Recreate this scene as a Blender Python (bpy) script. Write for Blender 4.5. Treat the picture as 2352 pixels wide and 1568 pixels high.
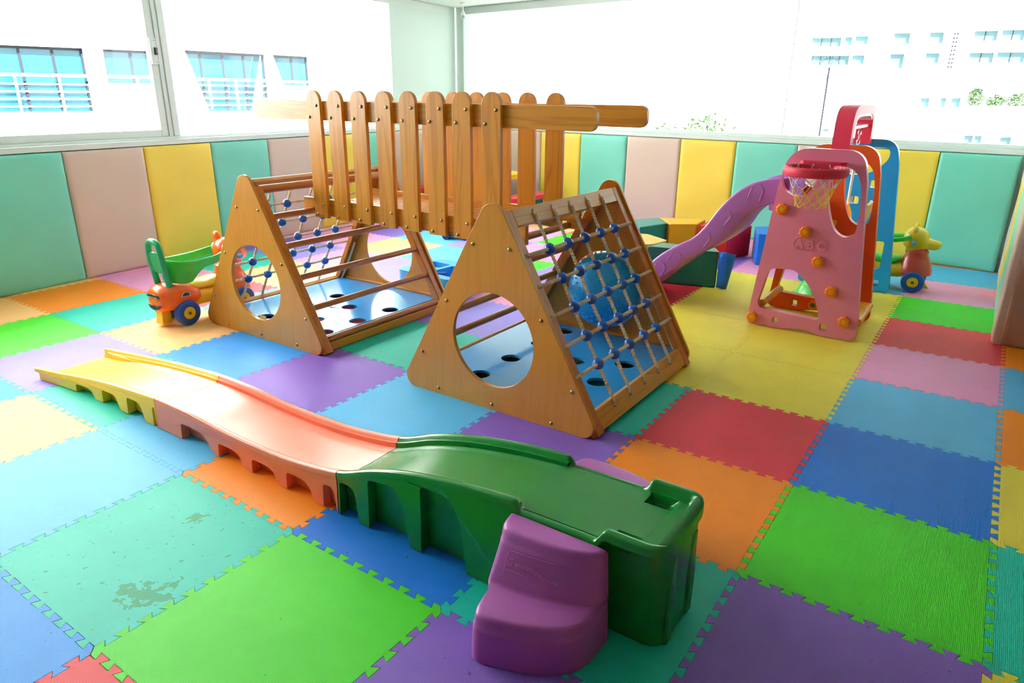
import bpy, bmesh, math, random
from mathutils import Vector, Matrix
from mathutils.geometry import tessellate_polygon

for o in list(bpy.data.objects):
    bpy.data.objects.remove(o, do_unlink=True)
random.seed(7)
sc = bpy.context.scene
COL = sc.collection
PI = math.pi

# ------------------------------------------------------------------ camera, sky, exposure
cam_d = bpy.data.cameras.new('camera')
cam = bpy.data.objects.new('camera', cam_d)
COL.objects.link(cam)
right = Vector((0.82354, 0.56717, 0.00962))
down = Vector((0.19839, -0.27209, -0.94160))
fwd = Vector((-0.53143, 0.77736, -0.33659))
cam.matrix_world = Matrix(((right.x, -down.x, -fwd.x, 0.3873),
                           (right.y, -down.y, -fwd.y, -2.3246),
                           (right.z, -down.z, -fwd.z, 1.2852),
                           (0, 0, 0, 1)))
cam_d.sensor_width = 36.0
cam_d.lens = 24.316
cam_d.clip_start = 0.05
cam_d.clip_end = 600
sc.camera = cam

world = bpy.data.worlds.new('sky')
sc.world = world
world.use_nodes = True
wn = world.node_tree
wn.nodes['Background'].inputs['Color'].default_value = (0.94, 0.985, 1.0, 1)
wn.nodes['Background'].inputs['Strength'].default_value = 1.5

sun_d = bpy.data.lights.new('sun', 'SUN')
sun_d.energy = 22.0
sun_d.angle = math.radians(1.0)
sun_d.color = (1.0, 0.98, 0.94)
sun = bpy.data.objects.new('sun', sun_d)
COL.objects.link(sun)
# from behind the room, over its roof, on to the buildings outside
sun.rotation_euler = Vector((-0.62, 0.40, -0.68)).to_track_quat('-Z', 'Y').to_euler()

sc.view_settings.view_transform = 'Standard'
sc.view_settings.look = 'None'
sc.view_settings.gamma = 1.0
sc.view_settings.use_curve_mapping = False
sc.view_settings.exposure = 2.3
sc.cycles.use_denoising = True
sc.cycles.max_bounces = 10
sc.cycles.diffuse_bounces = 6
sc.cycles.transparent_max_bounces = 16
sc.cycles.caustics_reflective = False
sc.cycles.caustics_refractive = False


# ------------------------------------------------------------------ materials
def lin(c):
    c = c / 255.0
    return c / 12.92 if c <= 0.04045 else ((c + 0.055) / 1.055) ** 2.4


def rgb(r, g, b):
    return (lin(r), lin(g), lin(b), 1.0)


class NT:
    def __init__(self, name):
        self.m = bpy.data.materials.new(name)
        self.m.use_nodes = True
        self.t = self.m.node_tree
        self.p = self.t.nodes['Principled BSDF']

    def n(self, kind, **kw):
        nd = self.t.nodes.new(kind)
        for k, v in kw.items():
            if k in nd.inputs:
                nd.inputs[k].default_value = v
            else:
                setattr(nd, k, v)
        return nd

    def l(self, a, b):
        self.t.links.new(a, b)


def noise_vec(N, scale=(1, 1, 1), rand=True):
    tc = N.n('ShaderNodeTexCoord')
    mp = N.n('ShaderNodeMapping')
    mp.inputs['Scale'].default_value = scale
    N.l(tc.outputs['Object'], mp.inputs['Vector'])
    if rand:
        oi = N.n('ShaderNodeObjectInfo')
        mu = N.n('ShaderNodeMath', operation='MULTIPLY')
        mu.inputs[1].default_value = 37.0
        N.l(oi.outputs['Random'], mu.inputs[0])
        N.l(mu.outputs[0], mp.inputs['Location'])
    return mp.outputs['Vector']


def add_bump(N, height, strength, dist):
    b = N.n('ShaderNodeBump')
    b.inputs['Strength'].default_value = strength
    b.inputs['Distance'].default_value = dist
    N.l(height, b.inputs['Height'])
    N.l(b.outputs['Normal'], N.p.inputs['Normal'])


def plastic(name, c, rough=0.3, var=0.08, bump=0.0008, spec=0.5):
    N = NT(name)
    v = noise_vec(N)
    nz = N.n('ShaderNodeTexNoise', Scale=6.0, Detail=4.0)
    N.l(v, nz.inputs['Vector'])
    mx = N.n('ShaderNodeMix', data_type='RGBA')
    mx.inputs['A'].default_value = c
    mx.inputs['B'].default_value = tuple(x * (1 - 2 * var) for x in c[:3]) + (1,)
    N.l(nz.outputs['Fac'], mx.inputs['Factor'])
    N.l(mx.outputs['Result'], N.p.inputs['Base Color'])
    N.p.inputs['Roughness'].default_value = rough
    N.p.inputs['Specular IOR Level'].default_value = spec
    if bump:
        n2 = N.n('ShaderNodeTexNoise', Scale=140.0, Detail=2.0)
        N.l(v, n2.inputs['Vector'])
        add_bump(N, n2.outputs['Fac'], 0.25, bump)
    return N.m


def foam(name, c):
    """EVA floor mat: fine cross weave, blotchy wear."""
    N = NT(name)
    v = noise_vec(N)
    big = N.n('ShaderNodeTexNoise', Scale=5.0, Detail=6.0, Roughness=0.65)
    N.l(v, big.inputs['Vector'])
    mx = N.n('ShaderNodeMix', data_type='RGBA')
    mx.inputs['A'].default_value = tuple(x * 0.86 for x in c[:3]) + (1,)
    mx.inputs['B'].default_value = tuple(min(1, x * 1.1 + 0.01) for x in c[:3]) + (1,)
    N.l(big.outputs['Fac'], mx.inputs['Factor'])
    spk = N.n('ShaderNodeTexNoise', Scale=55.0, Detail=2.0)
    N.l(v, spk.inputs['Vector'])
    rp = N.n('ShaderNodeValToRGB')
    rp.color_ramp.elements[0].position = 0.735
    rp.color_ramp.elements[1].position = 0.78
    N.l(spk.outputs['Fac'], rp.inputs['Fac'])
    m2 = N.n('ShaderNodeMix', data_type='RGBA')
    m2.inputs['B'].default_value = tuple(x * 0.45 for x in c[:3]) + (1,)
    N.l(mx.outputs['Result'], m2.inputs['A'])
    N.l(rp.outputs['Color'], m2.inputs['Factor'])
    N.l(m2.outputs['Result'], N.p.inputs['Base Color'])
    N.p.inputs['Roughness'].default_value = 0.5
    N.p.inputs['Specular IOR Level'].default_value = 0.3
    w1 = N.n('ShaderNodeTexWave', Scale=75.0, Distortion=0.4)
    w2 = N.n('ShaderNodeTexWave', Scale=75.0, Distortion=0.4, bands_direction='Y')
    N.l(v, w1.inputs['Vector'])
    N.l(v, w2.inputs['Vector'])
    ad = N.n('ShaderNodeMath', operation='ADD')
    N.l(w1.outputs['Fac'], ad.inputs[0])
    N.l(w2.outputs['Fac'], ad.inputs[1])
    add_bump(N, ad.outputs[0], 0.32, 0.0012)
    return N.m


def foam_worn(name, c, spot):
    """the same foam with a patch where the printed skin has flaked off"""
    m = foam(name, c)
    t = m.node_tree
    p = t.nodes['Principled BSDF']
    src = p.inputs['Base Color'].links[0].from_socket
    tc = t.nodes.new('ShaderNodeTexCoord')
    acc = None
    for (x, y, r) in spot:
        d = t.nodes.new('ShaderNodeVectorMath')
        d.operation = 'DISTANCE'
        d.inputs[1].default_value = (x, y, 0)
        t.links.new(tc.outputs['Object'], d.inputs[0])
        mr = t.nodes.new('ShaderNodeMapRange')
        mr.inputs['From Min'].default_value = 0.0
        mr.inputs['From Max'].default_value = r
        mr.inputs['To Min'].default_value = 1.0
        mr.inputs['To Max'].default_value = 0.0
        t.links.new(d.outputs['Value'], mr.inputs['Value'])
        if acc is None:
            acc = mr.outputs['Result']
        else:
            mx = t.nodes.new('ShaderNodeMath')
            mx.operation = 'MAXIMUM'
            t.links.new(acc, mx.inputs[0])
            t.links.new(mr.outputs['Result'], mx.inputs[1])
            acc = mx.outputs[0]
    nz = t.nodes.new('ShaderNodeTexNoise')
    nz.inputs['Scale'].default_value = 45.0
    nz.inputs['Detail'].default_value = 5.0
    t.links.new(tc.outputs['Object'], nz.inputs['Vector'])
    ad = t.nodes.new('ShaderNodeMath')
    ad.operation = 'MULTIPLY_ADD'
    ad.inputs[1].default_value = 0.34
    t.links.new(acc, ad.inputs[0])
    t.links.new(nz.outputs['Fac'], ad.inputs[2])
    rp = t.nodes.new('ShaderNodeValToRGB')
    rp.color_ramp.elements[0].position = 0.66
    rp.color_ramp.elements[1].position = 0.68
    t.links.new(ad.outputs[0], rp.inputs['Fac'])
    mix = t.nodes.new('ShaderNodeMix')
    mix.data_type = 'RGBA'
    mix.inputs['B'].default_value = rgb(0, 156, 112)
    t.links.new(src, mix.inputs['A'])
    t.links.new(rp.outputs['Color'], mix.inputs['Factor'])
    t.links.new(mix.outputs['Result'], p.inputs['Base Color'])
    return m


def vinyl(name, c, rough=0.42, wr=0.1):
    N = NT(name)
    v = noise_vec(N)
    big = N.n('ShaderNodeTexNoise', Scale=3.0, Detail=5.0)
    N.l(v, big.inputs['Vector'])
    mx = N.n('ShaderNodeMix', data_type='RGBA')
    mx.inputs['A'].default_value = tuple(x * 0.92 for x in c[:3]) + (1,)
    mx.inputs['B'].default_value = tuple(min(1, x * 1.06) for x in c[:3]) + (1,)
    N.l(big.outputs['Fac'], mx.inputs['Factor'])
    N.l(mx.outputs['Result'], N.p.inputs['Base Color'])
    N.p.inputs['Roughness'].default_value = rough
    n2 = N.n('ShaderNodeTexNoise', Scale=7.0, Detail=3.0, Distortion=1.2)
    N.l(v, n2.inputs['Vector'])
    n3 = N.n('ShaderNodeTexNoise', Scale=260.0, Detail=1.0)
    N.l(v, n3.inputs['Vector'])
    sm = N.n('ShaderNodeMath', operation='MULTIPLY_ADD')
    sm.inputs[1].default_value = 0.03
    N.l(n3.outputs['Fac'], sm.inputs[0])
    N.l(n2.outputs['Fac'], sm.inputs[2])
    add_bump(N, sm.outputs[0], wr, 0.012)
    return N.m


def wood(name, axis, light=(205, 144, 68), dark=(158, 94, 38), fig=1.0, rough=0.33):
    N = NT(name)
    s = [9.0, 9.0, 9.0]
    s[axis] = 0.55
    v = noise_vec(N, s)
    nz = N.n('ShaderNodeTexNoise', Scale=1.3, Detail=3.0, Distortion=0.6)
    N.l(v, nz.inputs['Vector'])
    mu = N.n('ShaderNodeMath', operation='MULTIPLY')
    mu.inputs[1].default_value = 42.0
    N.l(nz.outputs['Fac'], mu.inputs[0])
    sn = N.n('ShaderNodeMath', operation='SINE')
    N.l(mu.outputs[0], sn.inputs[0])
    mr = N.n('ShaderNodeMapRange')
    mr.inputs['From Min'].default_value = 0.1
    mr.inputs['From Max'].default_value = 1.0
    mr.inputs['To Max'].default_value = 0.75 * fig
    N.l(sn.outputs[0], mr.inputs['Value'])
    s2 = [150.0, 150.0, 150.0]
    s2[axis] = 3.0
    v2 = noise_vec(N, s2)
    fine = N.n('ShaderNodeTexNoise', Scale=1.0, Detail=3.0)
    N.l(v2, fine.inputs['Vector'])
    ad = N.n('ShaderNodeMath', operation='MULTIPLY_ADD')
    ad.inputs[1].default_value = 0.45 * min(fig, 0.8)
    N.l(fine.outputs['Fac'], ad.inputs[0])
    N.l(mr.outputs['Result'], ad.inputs[2])
    mx = N.n('ShaderNodeMix', data_type='RGBA')
    mx.inputs['A'].default_value = rgb(*light)
    mx.inputs['B'].default_value = rgb(*dark)
    N.l(ad.outputs[0], mx.inputs['Factor'])
    N.l(mx.outputs['Result'], N.p.inputs['Base Color'])
    N.p.inputs['Roughness'].default_value = rough
    N.p.inputs['Coat Weight'].default_value = 0.25
    N.p.inputs['Coat Roughness'].default_value = 0.15
    add_bump(N, fine.outputs['Fac'], 0.12, 0.0008)
    return N.m


def simple(name, c, rough=0.5, metal=0.0, scale=30.0, var=0.06):
    N = NT(name)
    v = noise_vec(N)
    nz = N.n('ShaderNodeTexNoise', Scale=scale, Detail=3.0)
    N.l(v, nz.inputs['Vector'])
    mx = N.n('ShaderNodeMix', data_type='RGBA')
    mx.inputs['A'].default_value = c
    mx.inputs['B'].default_value = tuple(x * (1 - 2 * var) for x in c[:3]) + (1,)
    N.l(nz.outputs['Fac'], mx.inputs['Factor'])
    N.l(mx.outputs['Result'], N.p.inputs['Base Color'])
    N.p.inputs['Roughness'].default_value = rough
    N.p.inputs['Metallic'].default_value = metal
    return N.m


def glass_mat(name):
    N = NT(name)
    t = N.t
    t.nodes.remove(N.p)
    out = t.nodes['Material Output']
    tr = N.n('ShaderNodeBsdfTransparent')
    tr.inputs['Color'].default_value = (0.97, 0.99, 0.985, 1)
    gl = N.n('ShaderNodeBsdfGlossy')
    gl.inputs['Roughness'].default_value = 0.0
    lw = N.n('ShaderNodeLayerWeight', Blend=0.5)
    pw = N.n('ShaderNodeMath', operation='POWER')
    pw.inputs[1].default_value = 5.0
    N.l(lw.outputs['Facing'], pw.inputs[0])
    fr = N.n('ShaderNodeMath', operation='MULTIPLY_ADD')
    fr.inputs[1].default_value = 0.6
    fr.inputs[2].default_value = 0.03
    N.l(pw.outputs[0], fr.inputs[0])
    mx = N.n('ShaderNodeMixShader')
    N.l(fr.outputs[0], mx.inputs[0])
    N.l(tr.outputs[0], mx.inputs[1])
    N.l(gl.outputs[0], mx.inputs[2])
    N.l(mx.outputs[0], out.inputs['Surface'])
    return N.m


M = {}
FOAM = dict(R=(228, 50, 68), O=(252, 138, 10), C=(252, 190, 122), Y=(232, 216, 66), G=(66, 212, 14),
            T=(8, 192, 170), L=(84, 182, 236), B=(6, 118, 226), P=(132, 94, 196), V=(146, 130, 226),  # V is purple P lightened, its washed-out look under strong light
            K=(232, 152, 202), S=(36, 146, 232))
WORN = [(0.51, 0.18, 0.085), (0.46, 0.165, 0.06), (0.555, 0.20, 0.05), (0.53, 0.25, 0.035), (0.29, 0.47, 0.05)]
for k, c in FOAM.items():
    M['foam' + k] = foam('foam_mat_' + k, rgb(*c))
M['foam_worn'] = foam_worn('foam_mat_worn', rgb(*FOAM['T']), WORN)
M['pad_teal'] = vinyl('pad_teal', rgb(112, 204, 182))
M['pad_beige'] = vinyl('pad_beige', rgb(204, 182, 166))
M['pad_yellow'] = vinyl('pad_yellow', rgb(234, 204, 70))
M['pad_brown'] = vinyl('pad_brown', rgb(176, 140, 120))
for a in 'xyz':
    M['wood_' + a] = wood('oak_' + a, 'xyz'.index(a), (214, 146, 44), (174, 102, 26), 0.6)
M['ply'] = wood('plywood_panel', 2, (208, 142, 50), (188, 118, 36), 0.35)
M['rung'] = wood('rung_wood', 1, (190, 118, 56), (150, 84, 34), 0.8)
M['rope'] = simple('rope_fibre', rgb(240, 222, 184), 0.85, 0, 400, 0.12)
M['brass'] = simple('brass_bolt', rgb(176, 148, 92), 0.35, 0.9)
M['bead'] = plastic('blue_bead', rgb(24, 96, 196), 0.18, 0.03, 0)
M['floor_blue'] = plastic('blue_board', rgb(58, 150, 222), 0.12, 0.05, 0)
M['p_blue_ball'] = plastic('blue_ball', rgb(40, 180, 252), 0.3, 0.05, 0)
M['p_yellow'] = plastic('yellow_plastic', rgb(255, 200, 36), 0.3)
M['p_pinkorange'] = plastic('salmon_plastic', rgb(252, 134, 100), 0.3)
M['p_green'] = plastic('green_plastic', rgb(20, 134, 54), 0.24)
M['p_purple'] = plastic('purple_plastic', rgb(184, 98, 182), 0.36)
M['p_mauve'] = plastic('mauve_plastic', rgb(178, 110, 196), 0.33)
M['p_pink'] = plastic('pink_plastic', rgb(240, 138, 174), 0.36)
M['p_orange'] = plastic('orange_plastic', rgb(240, 92, 24), 0.34)
M['p_knob'] = plastic('orange_knob', rgb(255, 138, 8), 0.34)
M['p_knobc'] = plastic('amber_cap', rgb(246, 176, 40), 0.35)
M['p_skyblue'] = plastic('sky_blue_plastic', rgb(14, 152, 228), 0.33)
M['p_red'] = plastic('red_plastic', rgb(224, 50, 66), 0.3)
M['p_rosered'] = plastic('rose_red_plastic', rgb(234, 66, 92), 0.5, spec=0.25)
M['p_white'] = plastic('white_plastic', rgb(238, 238, 236), 0.3)
M['p_lime'] = plastic('lime_plastic', rgb(66, 206, 74), 0.28)
M['p_jade'] = plastic('jade_plastic', rgb(26, 170, 112), 0.28)
M['p_tyre'] = plastic('blue_tyre', rgb(26, 92, 190), 0.35)
M['p_hub'] = plastic('yellow_hub', rgb(240, 196, 40), 0.35)
M['p_cap'] = plastic('green_cap', rgb(60, 140, 40), 0.4)
M['p_tiger'] = plastic('tangerine_plastic', rgb(250, 108, 34), 0.22)
M['p_blush'] = plastic('blush_plastic', rgb(240, 196, 202), 0.3)
M['p_bear'] = plastic('honey_plastic', rgb(232, 196, 44), 0.25)
M['p_brick'] = plastic('brick_red_plastic', rgb(206, 76, 72), 0.25)
M['p_dark'] = plastic('dark_plastic', rgb(44, 44, 50), 0.3)
M['p_navy'] = plastic('navy_plastic', rgb(40, 50, 100), 0.35)
M['p_grey'] = plastic('grey_plastic', rgb(206, 200, 206), 0.35)
M['p_trayblue'] = plastic('tray_blue', rgb(66, 168, 236), 0.3)
M['v_teal'] = vinyl('block_teal', rgb(10, 132, 122), 0.35, 0.2)
M['v_dkgreen'] = vinyl('block_dark_green', rgb(0, 104, 84), 0.38, 0.2)
M['v_yellow'] = vinyl('block_yellow', rgb(230, 172, 32), 0.35, 0.2)
M['v_orange'] = vinyl('block_orange', rgb(228, 108, 24), 0.35, 0.2)
M['v_red'] = vinyl('block_red', rgb(206, 24, 40), 0.35, 0.2)
M['v_blue'] = vinyl('block_blue', rgb(16, 110, 222), 0.3, 0.3)
M['ceil'] = simple('ceiling_paint', rgb(206, 216, 212), 0.8, 0, 12, 0.02)
M['wall'] = simple('white_wall', rgb(196, 214, 208), 0.7, 0, 12, 0.02)
M['wall_far'] = simple('tan_wall', rgb(128, 108, 88), 0.7, 0, 12, 0.02)
M['frame'] = simple('white_frame', rgb(206, 216, 212), 0.4, 0, 12, 0.02)
M['seal'] = simple('grey_seal', rgb(120, 130, 130), 0.6)
M['steel'] = simple('steel', rgb(190, 190, 192), 0.3, 0.9)
M['glass'] = glass_mat('window_glass')
M['out_white'] = simple('outer_render', rgb(246, 246, 244), 0.8, 0, 2, 0.02)
M['out_ground'] = simple('outer_ground', rgb(98, 100, 96), 0.9, 0, 0.3, 0.06)
M['out_frame'] = simple('outer_frame', rgb(30, 30, 38), 0.9, 0, 5, 0.04)
M['out_frame'].node_tree.nodes['Principled BSDF'].inputs['Specular IOR Level'].default_value = 0.05
M['out_glass'] = simple('outer_glass', rgb(8, 84, 104), 0.05, 0, 0.6, 0.25)
M['out_glass2'] = simple('outer_glass_pale', rgb(56, 94, 102), 0.08, 0, 0.3, 0.2)
M['leaf'] = simple('leaf', rgb(86, 116, 74), 0.7, 0, 4, 0.3)
M['yarn_w'] = simple('net_white', rgb(244, 240, 236), 0.8)
M['yarn_y'] = simple('net_yellow', rgb(238, 206, 60), 0.8)
M['net_thread'] = M['yarn_w']


# ------------------------------------------------------------------ mesh helpers
def link(name, me, parent=None, loc=None, rot=None):
    o = bpy.data.objects.new(name, me)
    COL.objects.link(o)
    if parent is not None:
        o.parent = parent
    if loc is not None:
        o.location = loc
    if rot is not None:
        o.rotation_euler = rot
    return o


def obj(name, bm, mat, parent=None, loc=None, rot=None, bevel=0.0, seg=2, sharp=38, smooth=True, label=None):
    bmesh.ops.recalc_face_normals(bm, faces=bm.faces)
    me = bpy.data.meshes.new(name)
    bm.to_mesh(me)
    bm.free()
    if smooth:
        for p in me.polygons:
            p.use_smooth = True
        me.set_sharp_from_angle(angle=math.radians(sharp))
    for m in (mat if isinstance(mat, (list, tuple)) else [mat]):
        me.materials.append(m)
    o = link(name, me, parent, loc, rot)
    if bevel:
        b = o.modifiers.new('bevel', 'BEVEL')
        b.width = bevel
        b.segments = seg
        b.limit_method = 'ANGLE'
        b.angle_limit = math.radians(40)
        b.harden_normals = True
    if label:
        o['label'] = label
    return o


def thing(name, label, cat, loc=(0, 0, 0), rz=0.0, group=None):
    o = bpy.data.objects.new(name, None)
    COL.objects.link(o)
    o.location = loc
    o.rotation_euler = (0, 0, rz)
    o.empty_display_size = 0.1
    o['label'] = label
    o['category'] = cat
    if group:
        o['group'] = group
    return o


def struct(o):
    o['kind'] = 'structure'
    return o


def tag(o, label, cat, group=None):
    o['label'] = label
    o['category'] = cat
    if group:
        o['group'] = group
    return o


def sub_empty(name, parent):
    o = bpy.data.objects.new(name, None)
    COL.objects.link(o)
    o.parent = parent
    return o


def quads(bm, rings, close=True, cap=True):
    """bridge consecutive rings of verts"""
    for a, b in zip(rings, rings[1:]):
        n = len(a)
        for i in range(n if close else n - 1):
            j = (i + 1) % n
            try:
                bm.faces.new((a[i], a[j], b[j], b[i]))
            except ValueError:
                pass
    if cap:
        for r in (rings[0], rings[-1]):
            try:
                bm.faces.new(r)
            except ValueError:
                pass


def loft(rings, bm=None, cap=True):
    bm = bm or bmesh.new()
    vs = [[bm.verts.new(p) for p in r] for r in rings]
    quads(bm, vs, True, cap)
    return bm


def box(x0, x1, y0, y1, z0, z1, bm=None):
    bm = bm or bmesh.new()
    r = [[(x0, y0, z), (x1, y0, z), (x1, y1, z), (x0, y1, z)] for z in (z0, z1)]
    return loft(r, bm)


def obox(c, ax, ay, az, hx, hy, hz, bm=None):
    """box with its own axes"""
    c, ax, ay, az = Vector(c), Vector(ax), Vector(ay), Vector(az)
    r = [[c + ax * (sx * hx) + ay * (sy * hy) + az * (sz * hz) for sx, sy in ((-1, -1), (1, -1), (1, 1), (-1, 1))] for sz in (-1, 1)]
    return loft(r, bm)


def frames(path, closed=False):
    n = len(path)
    out = []
    prev = None
    for i in range(n):
        a = path[(i - 1) % n] if (closed or i > 0) else path[i]
        b = path[(i + 1) % n] if (closed or i < n - 1) else path[i]
        t = (b - a).normalized()
        if prev is None:
            ref = Vector((0, 0, 1)) if abs(t.z) < 0.9 else Vector((1, 0, 0))
            u = t.cross(ref).normalized()
        else:
            u = prev - t * prev.dot(t)
            u.normalize()
        prev = u
        out.append((t, u, t.cross(u)))
    return out


def tube(path, r, n=8, closed=False, bm=None, squash=1.0):
    bm = bm or bmesh.new()
    path = [Vector(p) for p in path]
    fr = frames(path, closed)
    rr = r if isinstance(r, (list, tuple)) else [r] * len(path)
    rings = []
    for p, (t, u, v), q in zip(path, fr, rr):
        rings.append([bm.verts.new(p + u * (math.cos(a) * q) + v * (math.sin(a) * q * squash)) for a in [2 * PI * k / n for k in range(n)]])
    if closed:
        quads(bm, rings + [rings[0]], True, False)
    else:
        quads(bm, rings)
    return bm


def rope(a, b, r=0.0075, pitch=0.045, bm=None):
    """three strand twisted rope between two points"""
    bm = bm or bmesh.new()
    a, b = Vector(a), Vector(b)
    t = (b - a).normalized()
    L = (b - a).length
    u = t.cross(Vector((0.3, 0.2, 1))).normalized()
    v = t.cross(u)
    k = max(4, int(L / 0.0055))
    rings = []
    for i in range(k + 1):
        s = L * i / k
        tw = 2 * PI * s / (pitch * 1.0)
        ring = []
        for j in range(9):
            th = 2 * PI * j / 9
            rr = r * (1 + 0.2 * math.cos(3 * th))
            ring.append(bm.verts.new(a + t * s + u * (rr * math.cos(th + tw)) + v * (rr * math.sin(th + tw))))
        rings.append(ring)
    quads(bm, rings)
    return bm


def rope_path(pts, r=0.0072, pitch=0.045):
    bm = bmesh.new()
    pts = [Vector(p) for p in pts]
    path = []
    for a, b in zip(pts, pts[1:]):
        k = max(1, int((b - a).length / 0.0055))
        path += [a + (b - a) * (i / k) for i in range(k)]
    path.append(pts[-1])
    fr = frames(path)
    rings, s = [], 0.0
    for i, (p, (t, u, v)) in enumerate(zip(path, fr)):
        if i:
            s += (p - path[i - 1]).length
        tw = 2 * PI * s / pitch
        ring = []
        for j in range(9):
            th = 2 * PI * j / 9
            rr = r * (1 + 0.2 * math.cos(3 * th))
            ring.append(bm.verts.new(p + u * (rr * math.cos(th + tw)) + v * (rr * math.sin(th + tw))))
        rings.append(ring)
    quads(bm, rings)
    return bm


def lathe(prof, n=24, bm=None, mat=None):
    """profile [(r,z)...] about z, optional matrix"""
    bm = bm or bmesh.new()
    mt = mat or Matrix.Identity(4)
    rings = []
    for r, z in prof:
        rings.append([bm.verts.new(mt @ Vector((r * math.cos(2 * PI * k / n), r * math.sin(2 * PI * k / n), z))) for k in range(n)])
    quads(bm, rings)
    return bm


def axis_mat(loc, zdir, xref=(1, 0, 0)):
    z = Vector(zdir).normalized()
    x = Vector(xref)
    x = (x - z * x.dot(z))
    if x.length < 1e-4:
        x = Vector((0, 1, 0)) - z * z.y
    x.normalize()
    y = z.cross(x)
    m = Matrix((x, y, z)).transposed().to_4x4()
    m.translation = Vector(loc)
    return m


def ball(c, r, bm=None, n=16, sc_=(1, 1, 1)):
    bm = bm or bmesh.new()
    m = Matrix.Translation(Vector(c)) @ Matrix.Diagonal((r * sc_[0], r * sc_[1], r * sc_[2], 1))
    bmesh.ops.create_uvsphere(bm, u_segments=n, v_segments=max(6, n // 2 + 2), radius=1.0, matrix=m)
    return bm


def rpoly(pts, r, n=5):
    """round the corners of a polygon"""
    out = []
    N_ = len(pts)
    for i in range(N_):
        p0, p1, p2 = Vector(pts[i - 1]), Vector(pts[i]), Vector(pts[(i + 1) % N_])
        rr = r[i] if isinstance(r, (list, tuple)) else r
        if rr <= 0:
            out.append(p1.to_tuple())
            continue
        a, b = (p0 - p1), (p2 - p1)
        ang = a.angle(b)
        d = min(rr / math.tan(ang / 2), a.length * 0.49, b.length * 0.49)
        re = d * math.tan(ang / 2)
        a.normalize()
        b.normalize()
        c = p1 + (a + b).normalized() * (re / math.sin(ang / 2))
        s, e = p1 + a * d, p1 + b * d
        v0, v1 = s - c, e - c
        tot = PI - ang
        sg = 1 if v0.x * v1.y - v0.y * v1.x > 0 else -1
        for k in range(n + 1):
            q = sg * tot * k / n
            out.append((c.x + v0.x * math.cos(q) - v0.y * math.sin(q), c.y + v0.x * math.sin(q) + v0.y * math.cos(q)))
    return out


def circ(cx, cy, r, n=40, ry=None):
    ry = ry or r
    return [(cx + r * math.cos(2 * PI * k / n), cy + ry * math.sin(2 * PI * k / n)) for k in range(n)]


def prism(outline, w0, w1, fn, holes=(), bm=None):
    """flat plate: outline in (u,v) with holes, between w0 and w1; fn(u,v,w)->xyz"""
    bm = bm or bmesh.new()
    loops = [list(outline)] + [list(h) for h in holes]
    tris = tessellate_polygon([[Vector((p[0], p[1], 0)) for p in lp] for lp in loops])
    lay = []
    for w in (w0, w1):
        lay.append([[bm.verts.new(fn(p[0], p[1], w)) for p in lp] for lp in loops])
    for L in lay:
        flat = [v for lp in L for v in lp]
        for t in tris:
            try:
                bm.faces.new([flat[i] for i in t])
            except ValueError:
                pass
    for a, b in zip(lay[0], lay[1]):
        n = len(a)
        for i in range(n):
            j = (i + 1) % n
            bm.faces.new((a[i], a[j], b[j], b[i]))
    return bm


XZ = lambda u, v, w: (u, w, v)
XY = lambda u, v, w: (u, v, w)
YZ = lambda u, v, w: (w, u, v)


def smooth_path(pts, n=6):
    """Catmull-Rom through points"""
    P = [Vector(p) for p in pts]
    out = []
    for i in range(len(P) - 1):
        p0 = P[max(i - 1, 0)]
        p1, p2 = P[i], P[i + 1]
        p3 = P[min(i + 2, len(P) - 1)]
        for k in range(n):
            t = k / n
            out.append(0.5 * ((2 * p1) + (p2 - p0) * t + (2 * p0 - 5 * p1 + 4 * p2 - p3) * t * t + (3 * p1 - p0 - 3 * p2 + p3) * t ** 3))
    out.append(P[-1])
    return out


def interp(tab, x):
    if x <= tab[0][0]:
        return tab[0][1]
    for i, ((x0, y0), (x1, y1)) in enumerate(zip(tab, tab[1:])):
        if x <= x1:
            t = (x - x0) / (x1 - x0)
            h = x1 - x0
            m0 = (y1 - tab[i - 1][1]) / (x1 - tab[i - 1][0]) if i > 0 else (y1 - y0) / h
            m1 = (tab[i + 2][1] - y0) / (tab[i + 2][0] - x0) if i + 2 < len(tab) else (y1 - y0) / h
            return ((2 * t ** 3 - 3 * t * t + 1) * y0 + (t ** 3 - 2 * t * t + t) * h * m0 + (-2 * t ** 3 + 3 * t * t) * y1 + (t ** 3 - t * t) * h * m1)
    return tab[-1][1]


def ring_xz(cx, cy, cz, hx, hz, n=16, e=2.0, axis='y'):
    out = []
    for k in range(n):
        a = 2 * PI * k / n
        c, s = math.cos(a), math.sin(a)
        u = math.copysign(abs(c) ** (2 / e), c) * hx
        w = math.copysign(abs(s) ** (2 / e), s) * hz
        if axis == 'y':
            out.append((cx + u, cy, cz + w))
        elif axis == 'x':
            out.append((cx, cy + u, cz + w))
        else:
            out.append((cx + u, cy + w, cz))
    return out


def clone(root, name=None):
    """copy a thing with its parts and sub-parts"""
    c = root.copy()
    COL.objects.link(c)
    for ch in list(root.children):
        d = ch.copy()
        COL.objects.link(d)
        d.parent = c
        for g in ch.children:
            e = g.copy()
            COL.objects.link(e)
            e.parent = d
    return c

# ------------------------------------------------------------------ the room
A0 = Vector((-4.87, -0.06, 0))
AD = Vector((-0.09, 1, 0)).normalized()          # along the left wall
AN = Vector((AD.y, -AD.x, 0))                    # into the room
B0 = Vector((-0.026, 4.25, 0))
BD = Vector((-5.264, 0.5, 0)).normalized()       # along the back wall, towards the corner
BN = Vector((BD.y, -BD.x, 0))
if BN.y > 0:
    BN = -BN
CEIL = 2.25
SILL = 0.93
PADH = 0.885


def fA(u, v, w):
    return A0 + AD * u + AN * w + Vector((0, 0, v))


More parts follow.
